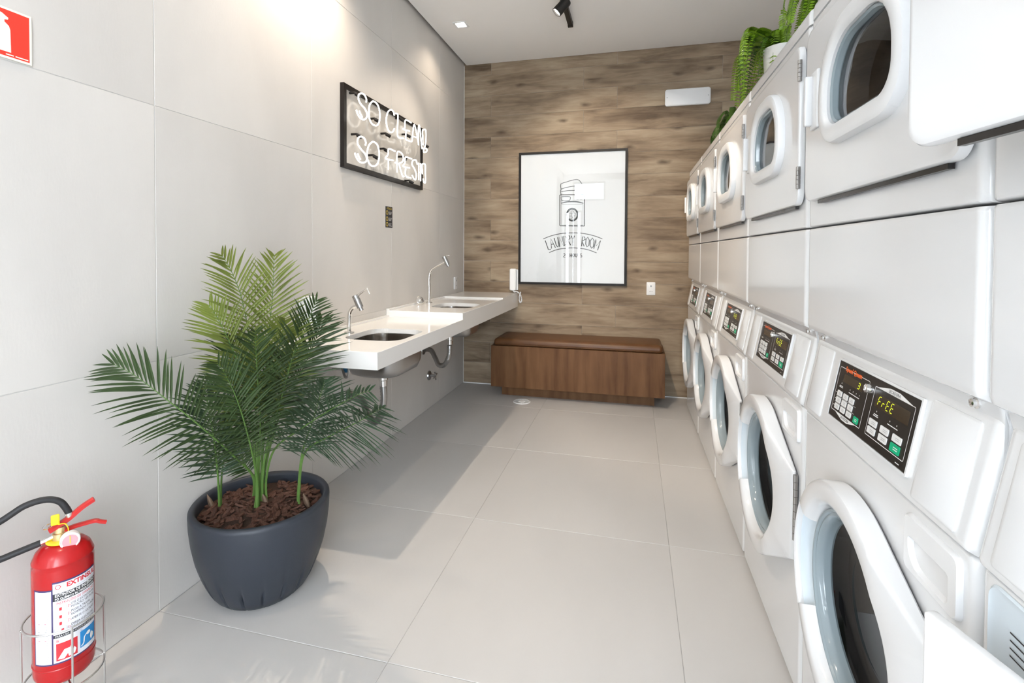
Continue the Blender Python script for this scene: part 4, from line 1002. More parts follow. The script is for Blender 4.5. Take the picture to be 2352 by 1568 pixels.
# ------------------------------------------------------------------ framed poster
px0, px1, pz0, pz1 = 0.562, 1.568, 0.992, 2.240
ps = thing('framed_poster', 'large black framed LAUNDRY ROOM poster on the wood wall', 'poster', (0, YB, 0))
MB().box(px0 + .005, px1 - .005, -.018, -.002, pz0 + .005, pz1 - .005).build('backing', 'paper', ps)
w = 0.020
MB().box(px0, px0 + w, -.032, -.001, pz0, pz1).box(px1 - w, px1, -.032, -.001, pz0, pz1).box(px0 + w, px1 - w, -.032, -.001, pz0, pz0 + w).box(px0 + w, px1 - w, -.032, -.001, pz1 - w, pz1).build('frame', 'black_frame', ps)
pf = lambda u, v: (u, -.0188, v)
pf2 = lambda u, v: (u, -.0185, v)
def strokes(name, keys, wid, m, smooth_n=0, fn=pf):
    mb = MB()
    for k in keys:
        for st in DATA['poster'][k]:
            pts = [(a, b) for a, b in st]
            if smooth_n and len(pts) > 2: pts = [(q.x, q.y) for q in spline([(a, b, 0) for a, b in pts], smooth_n)]
            mb.ribbon(pts, wid, fn)
    mb.build(name, m, ps)
strokes('machine_outline', ['machine', 'door'], 0.0078, 'ink')
strokes('drawing_lines', ['inner', 'knob', 'bub'], 0.0040, 'ink_soft')
strokes('drawing_detail', ['panel', 'stack'], 0.0058, 'ink', 4)
mb = MB()
for st in DATA['poster']['dark']: mb.add([pf(a, b) for a, b in st], [tuple(range(len(st)))])
mb.build('foam_shading', 'ink_wash', ps)
strokes('banner_lines', ['arc'], 0.0068, 'ink', 4)
strokes('lettering', ['txt'], 0.0088, 'ink', 0)
strokes('lettering', ['txt2'], 0.0066, 'ink', 0)
MB().box(px0 + .016, px1 - .016, -.0262, -.0242, pz0 + .016, pz1 - .016).build('glazing', 'glass', ps)

# ------------------------------------------------------------------ bench
bn = thing('bench', 'walnut storage bench with brown leather seat against the wood wall', 'bench', (1.15, YB, 0))
MB().box(-.738, .738, -.447, -.004, .104, .468, .0015).build('body', 'walnut', bn)
MB().box(-.672, .662, -.312, -.03, 0.0, .1035).build('plinth', 'walnut', bn)
def cushion():
    bm = bmesh.new(); nx, ny = 24, 10
    mb = MB(); L = []
    for z, g, in ((.469, .010), (.474, .002), (.492, 0.0), (.512, .004), (.524, .014), (.531, .034), (.5345, .075)):
        L.append([(u, v, z + (0.0025 * math.sin(u * 9.0) * math.cos(v * 7) if z > .52 else 0)) for u, v in rrect(-.722 + g, .722 - g, -.432 + g, -.012 - g, .03 - min(g, .02), 5)])
    mb.loft(L, True, True); bm.free(); return mb
cs = cushion().build('seat_cushion', 'leather', bn, True, 60)
fcs = [(u, v, .4795) for u, v in rrect(-.7245, .7245, -.4345, -.010, .03, 5)]
MB().tube([Vector(q) for q in fcs + [fcs[0]]], .0035, 6, False).build('piping', 'leather', cs, True)

# ------------------------------------------------------------------ small wall and floor fittings
ip = thing('intercom_handset', 'white wall intercom handset with coiled cord above the counter end', 'intercom', (0.522, YB - .001, 1.03))
MB().box(-.036, .036, -.022, 0.0, -.100, .100, .008).build('base', 'white_plastic', ip, True)
MB().loft([[(u, -.020, v) for u, v in rrect(-.042, .020, -.102, .108, .014, 5)], [(u, -.044, v) for u, v in rrect(-.042, .020, -.102, .108, .014, 5)], [(u, -.052, v) for u, v in rrect(-.036, .014, -.096, .102, .012, 5)]], True, True).build('handset', 'white_plastic', ip, True)
MB().box(.022, .026, -.0225, -.010, -.095, .095).build('groove', 'gasket', ip)
path = spline([(-.008, -.034, -.100), (.004, -.040, -.113), (.034, -.044, -.113), (.066, -.040, -.145), (.074, -.034, -.195), (.062, -.030, -.215), (.050, -.028, -.195), (.052, -.026, -.150), (.060, -.012, -.118)], 16)
co = []
for i, q in enumerate(path):
    a = i * 1.35; t = (path[min(i + 1, len(path) - 1)] - path[max(i - 1, 0)]).normalized(); n_ = t.orthogonal().normalized(); b_ = t.cross(n_)
    co.append(q + 0.0045 * (math.cos(a) * n_ + math.sin(a) * b_))
MB().tube(co, 0.0035, 6).build('coiled_cord', 'white_plastic', ip, True)

def outlet(label, loc, rotz, w, h, cat='outlet'):
    t = thing('wall_outlet', label, cat, loc, rotz, 'white wall outlets')     # local -y faces the room
    MB().loft([[(u, -.001, v) for u, v in rrect(-w / 2, w / 2, -h / 2, h / 2, .006, 4)], [(u, -.007, v) for u, v in rrect(-w / 2, w / 2, -h / 2, h / 2, .006, 4)], [(u, -.010, v) for u, v in rrect(-w / 2 + .005, w / 2 - .005, -h / 2 + .005, h / 2 - .005, .004, 4)]], True, True).build('plate', 'white_plastic', t, True)
    mb = MB()
    for du in (-.010, 0, .010): mb.lathe([(0, -.0102), (.0026, -.0102), (.0026, -.0106), (0, -.0106)], 10, (du, 0, -h * .22 + (0.003 if du == 0 else 0)), 'y')
    mb.build('socket_holes', 'black_print', t)
    MB().box(-.008, .008, -.0125, -.0095, h * .14, h * .26, .001).build('switch', 'gasket', t)
outlet('white wall outlet on the wood wall right of the poster', (1.783, YB, 0.972), 0, .076, .116)
outlet('pale wall outlet on the tiled wall near the tall tap', (0.0, 4.535, 1.002), PI / 2, .082, .116)

em = thing('emergency_light', 'white rounded emergency light plate high on the wood wall', 'light fixture', (2.075, YB, 2.667))
MB().loft([[(u, -.001, v) for u, v in rrect(-.19, .19, -.073, .073, .022, 6)], [(u, -.022, v) for u, v in rrect(-.19, .19, -.073, .073, .022, 6)], [(u, -.028, v) for u, v in rrect(-.182, .182, -.066, .066, .018, 6)]], True, True).build('cover', 'white_plastic', em, True)
for du in (-.172, .172): MB().lathe([(0, -.0283), (.004, -.0283), (.004, -.030), (0, -.030)], 10, (du, 0, 0), 'y').build('screw', 'gasket', em)

dc = thing('floor_drain', 'round white floor drain cover in front of the bench', 'drain cover', (0.704, 4.285, 0.0005))
MB().lathe([(0.075, 0), (.074, .004), (.066, .006), (.062, .004), (.030, .0035), (.028, .006), (0, .0065)], 40).build('cover', 'white_plastic', dc, True)
mb = MB()
for i in range(20):
    a = 2 * PI * i / 20; mb.box(-.0015, .0015, .034, .058, .0038, .0046)
    k = len(mb.v) - 8
    for j in range(k, k + 8):
        x, y, z = mb.v[j]; mb.v[j] = (x * math.cos(a) - y * math.sin(a), x * math.sin(a) + y * math.cos(a), z)
mb.build('slots', 'gasket', dc)

st = thing('warning_sticker', 'small black warning sticker with yellow marks below the neon sign', 'sticker', (0.0005, 3.195, 1.530))
sf = lambda k: (lambda u, v: (k, u, v))
MB().box(0, .0012, -.050, .050, -.072, .072).build('backing', 'black_print', st)
text('lettering', 'ATENÇÃO', .020, sf(.0016), 'yellow_print', st, .004, .058, fit=.075)
mb = MB(); mb2 = MB()
for z in (.030, -.012, -.050): mb2.ribbon([(-.030 + .013 * math.cos(2 * PI * i / 16), z + .013 * math.sin(2 * PI * i / 16)) for i in range(17)], .004, sf(.0016))
for z in (.036, .028, .020, -.006, -.014, -.022, -.044, -.052, -.060): mb.ribbon([(-.008, z), (.042 - .006 * (int(z * 1000) % 3), z)], .0034, sf(.0016))
mb2.build('symbols', 'yellow_print', st); mb.build('small_print', 'grey_print', st)

sg = thing('extinguisher_sign', 'red and cream fire extinguisher wall sign at the left picture edge', 'sign', (0.001, 0.990, 1.872))
MB().box(0, .003, -.0675, .0675, -.0675, .0675).build('plate', 'cream', sg)
MB().box(.003, .0034, -.0615, .0615, -.0615, .0615).build('red_field', 'sign_red', sg)
pfn = lambda u, v: (.0038, u, v)
mb = MB(); body = [(-.050, -.050), (.018, -.050), (.017, .010), (.014, .020), (.004, .028), (.004, .034), (.012, .036), (.013, .041), (-.002, .050), (-.030, .052), (-.030, .034), (-.046, .024), (-.050, .010)]
mb.add([pfn(u, v) for u, v in body], [tuple(range(len(body)))])
mb.ribbon([(.006, -.0565), (.024, -.0565)], .003, pfn); mb.ribbon([(.028, -.0565), (.058, -.0565)], .003, pfn)
mb.build('pictogram', 'cream', sg)

# ------------------------------------------------------------------ ceiling lights
def spot(name, loc, target, watt, angle, blend, rad, parent, col=WARM):
    l = bpy.data.lights.new(name, 'SPOT'); l.energy = watt; l.spot_size = math.radians(angle); l.spot_blend = blend
    l.shadow_soft_size = rad; l.color = col
    o = link(name, l, parent); d = Vector(target) - Vector(loc); o.location = loc
    o.rotation_euler = d.to_track_quat('-Z', 'Y').to_euler(); return o
def downlight(label, x, y, watt):
    t = thing('recessed_downlight', label, 'ceiling light', (x, y, ZC - .0005), 0, 'recessed ceiling downlights')
    sq = lambda a, z: [(u, v, z) for u, v in rrect(-a, a, -a, a, .004, 2)]
    MB().loft([sq(.055, 0), sq(.055, -.004), sq(.048, -.006), sq(.038, -.004), sq(.036, -.0005)]).build('trim', 'white_plastic', t)
    MB().add([(-.036, -.036, -.001), (.036, -.036, -.001), (.036, .036, -.001), (-.036, .036, -.001)], [(0, 3, 2, 1)]).build('lens', 'lamp_glow', t)
    spot('lamp', (0, 0, -.02), (0, 0, -1), watt, 128, 1.0, .016, t)
downlight('square recessed ceiling downlight over the countertop', 0.270, 3.905, 12.0)
downlight('square recessed ceiling downlight above the palm and neon sign', 0.205, 2.240, 78.0)
downlight('added unseen recessed ceiling downlight above the fire extinguisher', 0.205, 0.57, 25.0)  # added lamp out of view, continues the downlight row

tr = thing('track_rail', 'black ceiling track rail above the aisle', 'track light', (1.128, 3.0, ZC))
MB().box(-.018, .018, -2.6, 1.055, -.034, -.0005).build('rail', 'black_metal', tr)
MB().box(-.020, .020, 1.055, 1.085, -.038, -.0005).build('end_cap', 'black_metal', tr)
def head(label, y, aim, watt):
    t = thing('track_spotlight', label, 'spotlight', (1.128, y, ZC - .034), 0, 'black track spotlights')
    MB().box(-.016, .016, -.05, .05, -.018, 0).build('adapter', 'black_metal', t)
    d = (Vector(aim) - Vector((1.128, y, ZC - .09))).normalized()
    o = MB().lathe([(0, -.055), (.030, -.055), (.035, -.045), (.036, .060), (.032, .060), (.030, .046)], 28).build('lamp_body', 'black_metal', t, True)
    l = MB().lathe([(.031, .047), (.015, .0465), (0, .0465)], 28).build('lens', 'lamp_glow', t)
    q = d.to_track_quat('Z', 'Y').to_euler()
    for k in (o, l): k.location = (0, 0, -.062); k.rotation_euler = q
    MB().tube([(0, 0, -.018), (0, 0, -.062)], .008, 10).build('swivel', 'black_metal', t)
    spot('lamp', tuple(Vector((0, 0, -.062)) + d * .065), tuple(Vector((0, 0, -.062)) + d), watt, 60, 0.6, .025, t)
head('black track spotlight tilted toward the tiled wall at the top picture edge', 3.60, (0.0, 3.3, 1.75), 30.0)
head('added unseen track spotlight brightening the wood wall', 2.6, (1.35, 4.7, 1.7), 90.0)  # added lamp out of view, lifts the far wall
head('added unseen track spotlight brightening the far machines', 1.9, (2.1, 3.7, 1.0), 70.0)  # extra unseen lamp put in to brighten the far machines
head('added unseen track spotlight brightening the floor', 1.2, (1.25, 2.9, 0.0), 28.0)  # unseen lamp added to lighten the middle of the floor

# ------------------------------------------------------------------ potted palm
PC = Vector((0.252, 1.655, 0)); PR = 0.247
pp = thing('potted_palm', 'potted artificial palm in a charcoal bowl pot before the tiled wall', 'potted plant', PC)
def pot():
    prof = [(0.0, 0.0), (.130, 0.0), (.152, .004), (.166, .018), (.177, .034), (.186, .05), (.197, .075), (.207, .10), (.217, .13), (.226, .16), (.238, .22), (.245, .28), (.247, .325), (.2465, .334), (.242, .341), (.232, .3425), (.224, .339), (.221, .330), (.220, .295), (.18, .29)]
    seg = 180; L = []
    for r, h in prof:
        lp = []
        for i in range(seg):
            a = 2 * PI * i / seg
            g = 0.0
            if .002 < h < .16 and r > .1:
                ph = (a * 18 / (2 * PI)) % 1.0; depth = max(0.0, 1 - abs(h - .05) / (.10 if h > .05 else .06))
                g = -.010 * depth * (1.0 if abs(ph - .5) < .07 else 0.0)
            lp.append(((r + g) * math.cos(a), (r + g) * math.sin(a), h))
        L.append(lp)
    return MB().loft(L, True, False)
pot().build('pot', 'pot', pp, True, 50)
so = MB().lathe([(.221, .300), (.15, .306), (.08, .312), (0, .314)], 48).build('soil', 'soil', pp, True)
# bark chips
chips = []
for k in range(7):
    bm = bmesh.new(); n = 7
    a, b, t = rnd.uniform(.016, .026), rnd.uniform(.008, .013), rnd.uniform(.003, .006)
    lo = []; hi = []
    for i in range(n):
        an = 2 * PI * i / n; j = rnd.uniform(.75, 1.15)
        x, y = a * j * math.cos(an), b * j * math.sin(an); z = -6 * y * y + 3 * x * x
        lo.append((x, y, z - t / 2)); hi.append((x * .9, y * .85, z + t / 2))
    bm.free(); mbc = MB().loft([lo, hi], True, True)
    o = mbc.build('bark_chip', 'bark', pp); chips.append(o.data); bpy.data.objects.remove(o)
def chip(x, y, z, tilt=0.5):
    o = link('bark_chip', rnd.choice(chips), pp); o.location = (x, y, z)
    o.rotation_euler = (rnd.uniform(-tilt, tilt), rnd.uniform(-tilt, tilt), rnd.uniform(0, 2 * PI)); s = rnd.uniform(.75, 1.3); o.scale = (s, s, s)
for i in range(290):
    rr_ = .205 * math.sqrt(rnd.random()); a = rnd.uniform(0, 2 * PI)
    chip(rr_ * math.cos(a), rr_ * math.sin(a), .316 - .045 * rr_ + rnd.uniform(-.003, .006))

def frond(path, material, stem_frac, leaf_len, n_pairs, droop=0.12, fold=0.30, width=0.0088, stem_mat='palm_stem', facing=Vector((0.75, -0.66, 0.15)), parent=None, origin=PC, tip_frac=0.35):
    P = [Vector(q) - origin for q in path]; S = spline(P, 10)
    ln = [0.0]
    for i in range(1, len(S)): ln.append(ln[-1] + (S[i] - S[i - 1]).length)
    tot = ln[-1]
    def at(t):
        d = t * tot
        for i in range(1, len(S)):
            if ln[i] >= d:
                f = (d - ln[i - 1]) / max(1e-9, ln[i] - ln[i - 1]); return S[i - 1].lerp(S[i], f), (S[i] - S[i - 1]).normalized()
        return S[-1], (S[-1] - S[-2]).normalized()
    mb = MB()
    for i in range(n_pairs):
        t = stem_frac + (1 - stem_frac) * (i + .5) / n_pairs
        p, tg = at(t)
        nrm = (facing - tg * facing.dot(tg)).normalized(); sd_ = tg.cross(nrm).normalized()
        u = (t - stem_frac) / (1 - stem_frac)
        L_ = leaf_len * (0.62 + 0.95 * u * (1 - u) * 2 - (.30 * max(0, u - .75) / .25)) * rnd.uniform(.9, 1.08)
        spread = math.radians(66 - 40 * u + rnd.uniform(-5, 5))
        for sg_ in (-1, 1):
            d = (tg * math.cos(spread) + sd_ * sg_ * math.sin(spread) + nrm * (fold + rnd.uniform(-.1, .1))).normalized()
            q0 = p; wv = d.cross(nrm).normalized() * width * 0.5 * rnd.uniform(.85, 1.1)
            pts = []
            for k, (f, wk) in enumerate(((0, .35), (.25, 1.0), (.6, .85), (.85, .45), (1.0, .04))):
                c = q0 + d * (L_ * f) + Vector((0, 0, -1)) * (droop * L_ * f * f)
                if (c + origin).x < 0.012: c.x = 0.012 - origin.x
                pts.append((c + wv * wk, c - wv * wk, c + nrm * (-.0018 * wk)))
            b = len(mb.v)
            for a_, b_, m_ in pts: mb.v += [tuple(a_), tuple(m_), tuple(b_)]
            for k in range(4):
                o_ = b + k * 3
                mb.f += [(o_, o_ + 1, o_ + 4, o_ + 3), (o_ + 1, o_ + 2, o_ + 5, o_ + 4)]
    o = MB_noflip(mb, 'frond', material, parent)
    st_ = MB().tube(S, [max(.0009, .0052 * (1 - .86 * (ln[i] / tot))) for i in range(len(S))], 7); st_.build('stem', stem_mat, o, True)
    return o
def MB_noflip(mb, name, material, parent):
    me = bpy.data.meshes.new(name); me.from_pydata(mb.v, [], mb.f); me.update(); me.materials.append(M[material])
    return link(name, me, parent)
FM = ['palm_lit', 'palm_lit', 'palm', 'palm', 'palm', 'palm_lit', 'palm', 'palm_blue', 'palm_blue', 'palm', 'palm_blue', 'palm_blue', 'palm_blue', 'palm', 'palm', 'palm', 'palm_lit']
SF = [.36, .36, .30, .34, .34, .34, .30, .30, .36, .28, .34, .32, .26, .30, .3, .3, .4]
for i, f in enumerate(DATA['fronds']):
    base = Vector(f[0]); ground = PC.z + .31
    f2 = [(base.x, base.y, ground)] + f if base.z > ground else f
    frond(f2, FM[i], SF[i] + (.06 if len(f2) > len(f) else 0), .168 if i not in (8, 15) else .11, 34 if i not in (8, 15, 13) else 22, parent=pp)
for (x, y, z, h, a) in ((.225, 1.69, .31, .055, .3), (.265, 1.665, .305, .060, -.4), (.075, 1.60, .30, .06, -.5), (.425, 1.70, .305, .055, -.6)):
    L = []
    for k in range(6):
        f = k / 5; w_ = .016 * math.sin(PI * min(1, .25 + .75 * f)) + .001
        L.append([(w_ * math.cos(t), .5 * w_ * math.sin(t), h * f) for t in [2 * PI * j / 8 for j in range(8)]])
    o = MB().loft(L, True, True).build('husk', 'husk', pp, True); o.location = Vector((x, y, z)) - PC; o.rotation_euler = (0.25, a * .6, a)

# ------------------------------------------------------------------ ferns on top of the machines
def fern(label, base, n, reach, height, material, pot_r=None, pot_h=0.0, bias=(0, 0), seed=1, droopz=0.10, leaf=1.0):
    R = random.Random(seed); B = Vector(base)
    t = thing('fern_plant', label, 'fern', base, 0, 'ferns on top of the machines')
    if pot_r: MB().lathe([(0, 0), (pot_r * .72, 0), (pot_r * .78, .004), (pot_r, pot_h - .004), (pot_r, pot_h), (pot_r * .9, pot_h), (pot_r * .88, pot_h - .02), (0, pot_h - .02)], 36).build('pot', 'ceramic', t, True)
    top = Vector((0, 0, pot_h - .02 if pot_r else .02))
    for i in range(n):
        a = R.uniform(0, 2 * PI); d = Vector((math.cos(a) + bias[0], math.sin(a) + bias[1], 0)); d = d / max(.6, d.length); rch = reach * R.uniform(.6, 1.1)
        hh = height * R.uniform(.5, 1.1); end = -droopz * R.uniform(.3, 1.2) - .0
        pts = [top, top + d * rch * .35 + Vector((0, 0, hh)), top + d * rch * .75 + Vector((0, 0, hh * .75)), top + d * rch + Vector((0, 0, end))]
        for k, q in enumerate(pts):
            w_ = q + B
            if w_.x < 2.135: q.x = 2.135 - B.x
            if w_.z < 1.995: q.z = 1.995 - B.z
        S = spline(pts, 9); mb = MB()
        for k in range(1, len(S) - 1):
            tg = (S[k + 1] - S[k - 1]).normalized(); sd_ = tg.cross(Vector((0, 0, 1))); sd_ = sd_.normalized() if sd_.length > .01 else Vector((1, 0, 0)); nr = sd_.cross(tg)
            f = k / len(S); ll = leaf * (.034 * (1 - .75 * f) + .006)
            for sg_ in (-1, 1):
                for h2 in (0, .5):
                    p = S[k].lerp(S[k + 1], h2); dd_ = (sd_ * sg_ + tg * .35 - nr * .25).normalized(); w_ = tg * .0030
                    q = p + dd_ * ll
                    if (q + B).x < 2.122: q.x = 2.122 - B.x
                    mb.add([p + w_, p - w_ * .6, p + dd_ * ll * .6 - w_, q, p + dd_ * ll * .6 + w_], [(0, 1, 2, 3, 4)])
        o = MB_noflip(mb, 'frond', material if R.random() < .8 else 'fern_dark', t)
        MB().tube(S, [.0016 * (1 - .7 * k / len(S)) for k in range(len(S))], 5).build('stem', 'fern_dark', o)
ZT = 1.981
fern('bright green fern spilling from a pale pot on the middle machine', (2.32, 2.74, ZT), 46, .30, .10, 'fern', .085, .30, (-.35, .75), 3, .26)
fern('low dark green fern on the second machine from the wood wall', (2.26, 3.62, ZT), 44, .22, .20, 'fern_dark', None, 0, (.15, .1), 5, -.02, .7)
fern('bright fern at the top picture edge above the fourth machine', (2.30, 1.98, ZT), 30, .20, .08, 'fern', .06, .20, (-.3, .1), 9, .10)

# ------------------------------------------------------------------ fire extinguisher in its wire stand
EXL, EXR = (0.149, 1.021, 0.0), math.atan2(.8246, .5657)
ex = thing('fire_extinguisher', 'red fire extinguisher with black hose beside the tiled wall', 'extinguisher', EXL, EXR)
RB = 0.0655
MB().lathe([(0, .150), (.050, .152), (.060, .158), (RB - .001, .168), (RB, .180), (RB, .455), (.0645, .465), (.0655, .467), (.0655, .470), (.064, .474), (.058, .490), (.046, .503), (.030, .510), (.020, .512), (.0, .512)], 56).build('cylinder', 'red', ex, True, 40)
MB().lathe([(RB + .0002, .196), (RB + .0014, .198), (RB + .0002, .200)], 56).build('weld_bead', 'red', ex, True)
MB().lathe([(.017, .510), (.034, .511), (.036, .513), (.034, .5155), (.017, .5155)], 36).build('collar_ring', 'yellow', ex, True)
MB().lathe([(0, .512), (.0165, .512), (.0165, .532), (.0125, .534), (.0125, .548), (0, .548)], 24, (-.006, 0, 0)).build('valve_body', 'brass', ex, True)
# carry handle and squeeze lever
def bar(path, w0, w1, th, rise=0.0):
    mb = MB(); S = spline(path, 6); L = []; n = len(S)
    for i, q in enumerate(S):
        f = i / (n - 1); w_ = w0 + (w1 - w0) * f
        t = (S[min(i + 1, n - 1)] - S[max(i - 1, 0)]).normalized(); up_ = Vector((0, 1, 0)).cross(t).normalized() * -1
        sec = [(-w_, -th), (w_, -th), (w_, th * .4), (w_ * .6, th), (-w_ * .6, th), (-w_, th * .4)]
        L.append([q + Vector((0, a, 0)) + up_ * b for a, b in sec])
    return mb.loft(L, True, True)
bar([(-.028, 0, .545), (-.010, 0, .553), (.014, 0, .566), (.040, 0, .586), (.066, 0, .600)], .013, .0075, .0055).build('carry_handle', 'red_dull', ex, True, 40)
bar([(-.004, 0, .533), (.020, 0, .538), (.045, 0, .539), (.068, 0, .5385), (.080, 0, .532), (.092, 0, .526)], .009, .006, .004).build('squeeze_lever', 'red_dull', ex, True, 40)
gg = MB().lathe([(0, -.020), (.018, -.020), (.0215, -.022), (.0215, -.038), (.0195, -.040), (.018, -.038), (0, -.038)], 32, (.014, 0, .517), 'y').build('gauge', 'white_plastic', ex, True)
MB().lathe([(0, -.0385), (.0165, -.0385), (.0165, -.0388), (0, -.0388)], 24, (.014, 0, .517), 'y').build('gauge_dial', 'pink_print', gg)
MB().box(.0130, .0150, -.0395, -.0386, .511, .531).build('gauge_needle', 'yellow_print', gg)
MB().tube([(-.020, 0, .524), (-.034, 0, .520), (-.049, 0, .5165)], [.0075, .0065, .0065], 14).build('outlet_pipe', 'chrome', ex, True)
zz = lambda x, z, y=0.0: (x, y, z)
MB().tube(spline([zz(-.045, .517), zz(-.068, .513), zz(-.095, .508), zz(-.122, .503), zz(-.16, .50), zz(-.20, .512), zz(-.215, .545), zz(-.19, .575), zz(-.150, .590), zz(-.121, .600), zz(-.098, .613), zz(-.076, .625), zz(-.048, .630), zz(-.0243, .6265), zz(-.005, .614), zz(.0065, .594), zz(.0125, .578)], 8), .0082, 14).build('hose', 'rubber', ex, True, 80)
MB().tube([zz(.0122, .580), zz(.0145, .566), zz(.0150, .563)], [.0095, .0095, .008], 16).build('ferrule', 'chrome', ex, True)
MB().box(-.0245, -.0065, -.016, -.012, .560, .588, .003).build('inspection_tag', 'yellow', ex)
MB().tube(spline([zz(-.010, .560, -.014), zz(.004, .558, -.0155), zz(.010, .546, -.0155), zz(.011, .534, -.0145)], 6), .0013, 6).build('seal_tie', 'yellow', ex, True)
MB().tube([zz(-.03 + .010 * math.cos(t), .558 + .006 * math.sin(t), -.006 + .006 * math.cos(t)) for t in [2 * PI * i / 16 for i in range(17)]], .0011, 6, False).build('pull_ring', 'chrome', ex, True)
# wrapped label: u = arc length, v = height
def cyl(k): return lambda u, v: ((RB + k) * math.sin(u / RB), -(RB + k) * math.cos(u / RB), v)
def patch(u0, u1, v0, v1, k, mb=None):
    mb = mb or MB(); n = max(2, int((u1 - u0) / .004)); f = cyl(k)
    lo = [f(u0 + (u1 - u0) * i / n, v0) for i in range(n + 1)]; hi = [f(u0 + (u1 - u0) * i / n, v1) for i in range(n + 1)]
    return mb.loft([lo, hi], closed=False)
UL, UM, UR = -.070, -.0235, .082
lb = patch(UL, UM, .214, .412, .0004); patch(UM, UR, .214, .430, .0004, lb); lab = lb.build('label_border', 'purple_print', ex)
lb = patch(UL + .0035, UM - .002, .218, .408, .0007); patch(UM + .0015, UR - .002, .218, .426, .0007, lb); lb.build('label_paper', 'label_white', lab)
mb = patch(UM + .0015, UR - .002, .3805, .400, .0009); patch(UM + .0015, UR - .002, .283, .2915, .0009, mb); mb.build('label_bands', 'black_print', lab)
F3 = cyl(.0012); um = (UM + UR) / 2
text('brand_lettering', 'EXTINSUL', .0165, F3, 'red_print', lab, um + .012, .4165, fit=.072, bold=.0006)
mb = MB(); mb.ribbon([(UM + .012 + .0055 * math.cos(2 * PI * i / 6), .4165 + .0055 * math.sin(2 * PI * i / 6)) for i in range(7)], .0016, F3); mb.build('emblem', 'red_print', lab)
text('lettering', 'MATERIAIS CONTRA INCÊNDIO', .0055, F3, 'grey_print', lab, um + .006, .4045, fit=.075)
text('lettering', 'EXTINTOR DE INCÊNDIO', .0105, F3, 'white_print', lab, um, .3945, fit=.094, bold=.0003)
text('lettering', 'PÓ QUÍMICO BC PRESSURIZADO', .0080, F3, 'white_print', lab, um, .3850, fit=.094, bold=.0002)
text('lettering', 'INSTRUÇÕES DE OPERAÇÃO', .0090, F3, 'red_print', lab, um, .3735, fit=.088)
for s, v, fit in (('USE O EXTINTOR NA', .3635, .060), ('POSIÇÃO VERTICAL', .3545, .060), ('PUXE A TRAVA', .3430, .045), ('ROMPENDO O LACRE', .3340, .062), ('APERTE O GATILHO', .3215, .060), ('DIRIJA O JATO DE', .3075, .056), ('PÓ À BASE DO FOGO', .2985, .062)):
    text('lettering', s, .0085, F3, 'black_print', lab, UM + .0375 + fit / 2, v, fit=fit)
text('lettering', 'PARA USO EM FOGOS CLASSE B e C', .0072, F3, 'white_print', lab, um, .2870, fit=.094)
mb = MB(); mr = MB()
for i, v in enumerate((.359, .3385, .3205, .302)):
    loop = [(a, b) for a, b in rrect(UM + .004, UM + .029, v - .0078, v + .0078, .002, 2)]; mb.ribbon(loop + [loop[0]], .0006, F3)
    patch(UM + .014 + (.004 if i == 3 else 0), UM + .019 + (.004 if i == 3 else 0), v - .005, v + .003, .0013, mr)
    tri = [(UM + .0315, v - .003), (UM + .0315, v + .005), (UM + .0365, v + .001)]; mr.ribbon(tri + [tri[0]], .0011, F3)
mb.build('picture_boxes', 'grey_print', lab); mr.build('picture_marks', 'red_print', lab)
rp = patch(UM + .007, UM + .050, .2225, .268, .0011).build('fuel_pictogram', 'red_print', lab); F4 = cyl(.0017)
mb = MB(); mb.add([F4(UM + .010 + a, .225 + b) for a, b in ((0, .002), (.013, .024), (.024, .024), (.026, .019), (.013, .0)) ], [(0, 1, 2, 3, 4)])
mb.add([F4(UM + .032 + a, .226 + b) for a, b in ((0, 0), (.012, .002), (.015, .012), (.011, .020), (.009, .014), (.006, .034), (.002, .022), (-.003, .014))], [tuple(range(8))])
mb.build('pictogram_shapes', 'white_print', lab)
bp_ = patch(UM + .056, UR - .004, .2300, .274, .0011).build('electric_pictogram', 'blue_print', lab)
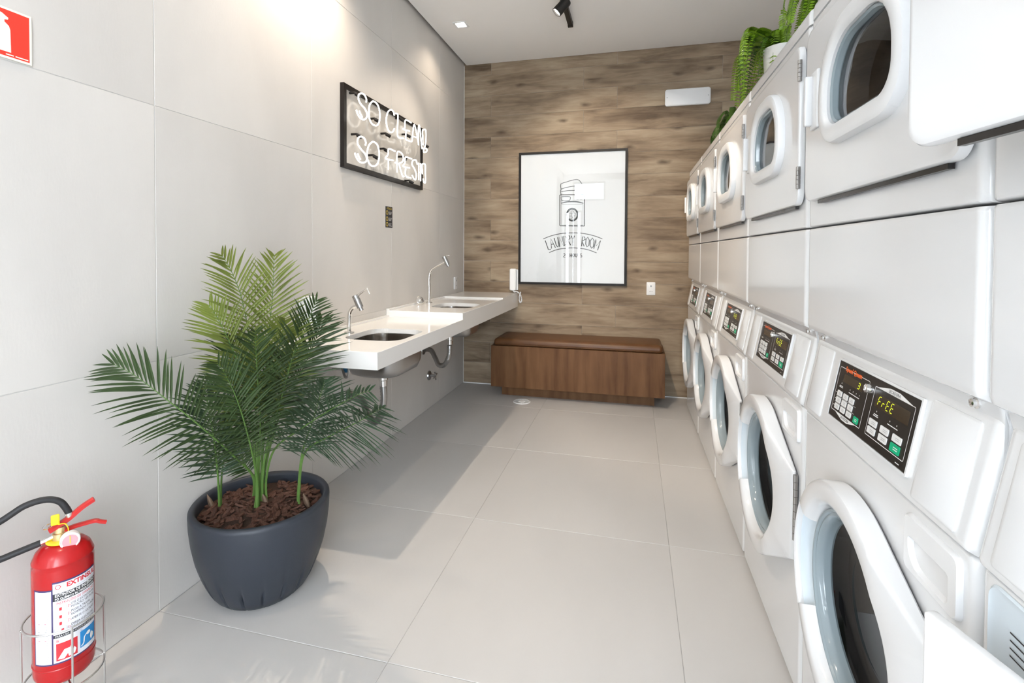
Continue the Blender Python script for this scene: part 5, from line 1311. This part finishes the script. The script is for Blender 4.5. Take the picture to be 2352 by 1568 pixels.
mb = MB(); mb.ribbon([(q.x, q.y) for q in spline([(UM + .058, .234, 0), (UM + .064, .240, 0), (UM + .066, .254, 0), (UM + .073, .260, 0)], 5)], .003, F4)
mb.add([F4(UM + .077 + .006 * math.cos(t), .259 + .005 * math.sin(t)) for t in [2 * PI * i / 12 for i in range(12)]], [tuple(range(12))])
mb.add([F4(UM + .088 + .006 * math.cos(t), .245 + .009 * math.sin(t) * (1 + .3 * math.cos(3 * t))) for t in [2 * PI * i / 14 for i in range(14)]], [tuple(range(14))])
mb.build('pictogram_shapes', 'white_print', lab)
text('lettering', 'B', .010, F3, 'red_print', lab, UM + .010, .2745); text('lettering', 'C', .010, F3, 'blue_print', lab, UM + .060, .2780)
mb = MB()
for v in (.397, .388, .372, .366, .351, .345, .338, .316, .310, .304, .298, .292, .286, .275, .269, .263, .257, .251, .245, .239, .233, .227):
    k = (UM - UL - .012) * rnd.uniform(.6, 1.0); mb.ribbon([((UL + UM) / 2 - k / 2, v), ((UL + UM) / 2 + k / 2, v)], .0018, F3)
mb.build('small_print', 'grey_print', lab)
mb = MB()
for v in (.325, .281): mb.ribbon([((UL + UM) / 2 - .010, v), ((UL + UM) / 2 + .010, v)], .0026, F3)
mb.build('small_print_red', 'pink_print', lab)

ws = thing('extinguisher_stand', 'wire floor stand holding the red fire extinguisher', 'stand', EXL, EXR)
def ringw(r, z, name): MB().tube([(r * math.cos(2 * PI * i / 48), r * math.sin(2 * PI * i / 48), z) for i in range(49)], .0026, 8, False).build(name, 'wire', ws, True)
ringw(.084, .308, 'upper_ring'); ringw(.084, .146, 'lower_ring'); ringw(.084, .0035, 'floor_ring')
for a in (-80, 10, 100, 190):
    a = math.radians(a); x, y = .084 * math.cos(a), .084 * math.sin(a)
    MB().tube([(x * 1.03, y * 1.03, .003), (x * 1.03, y * 1.03, .31)], .0026, 8).build('upright', 'wire', ws, True)
for a in (10, 100):
    a = math.radians(a); MB().tube([(.084 * math.cos(a), .084 * math.sin(a), .1455), (-.084 * math.cos(a), -.084 * math.sin(a), .1455)], .0026, 8).build('cross_bar', 'wire', ws, True)
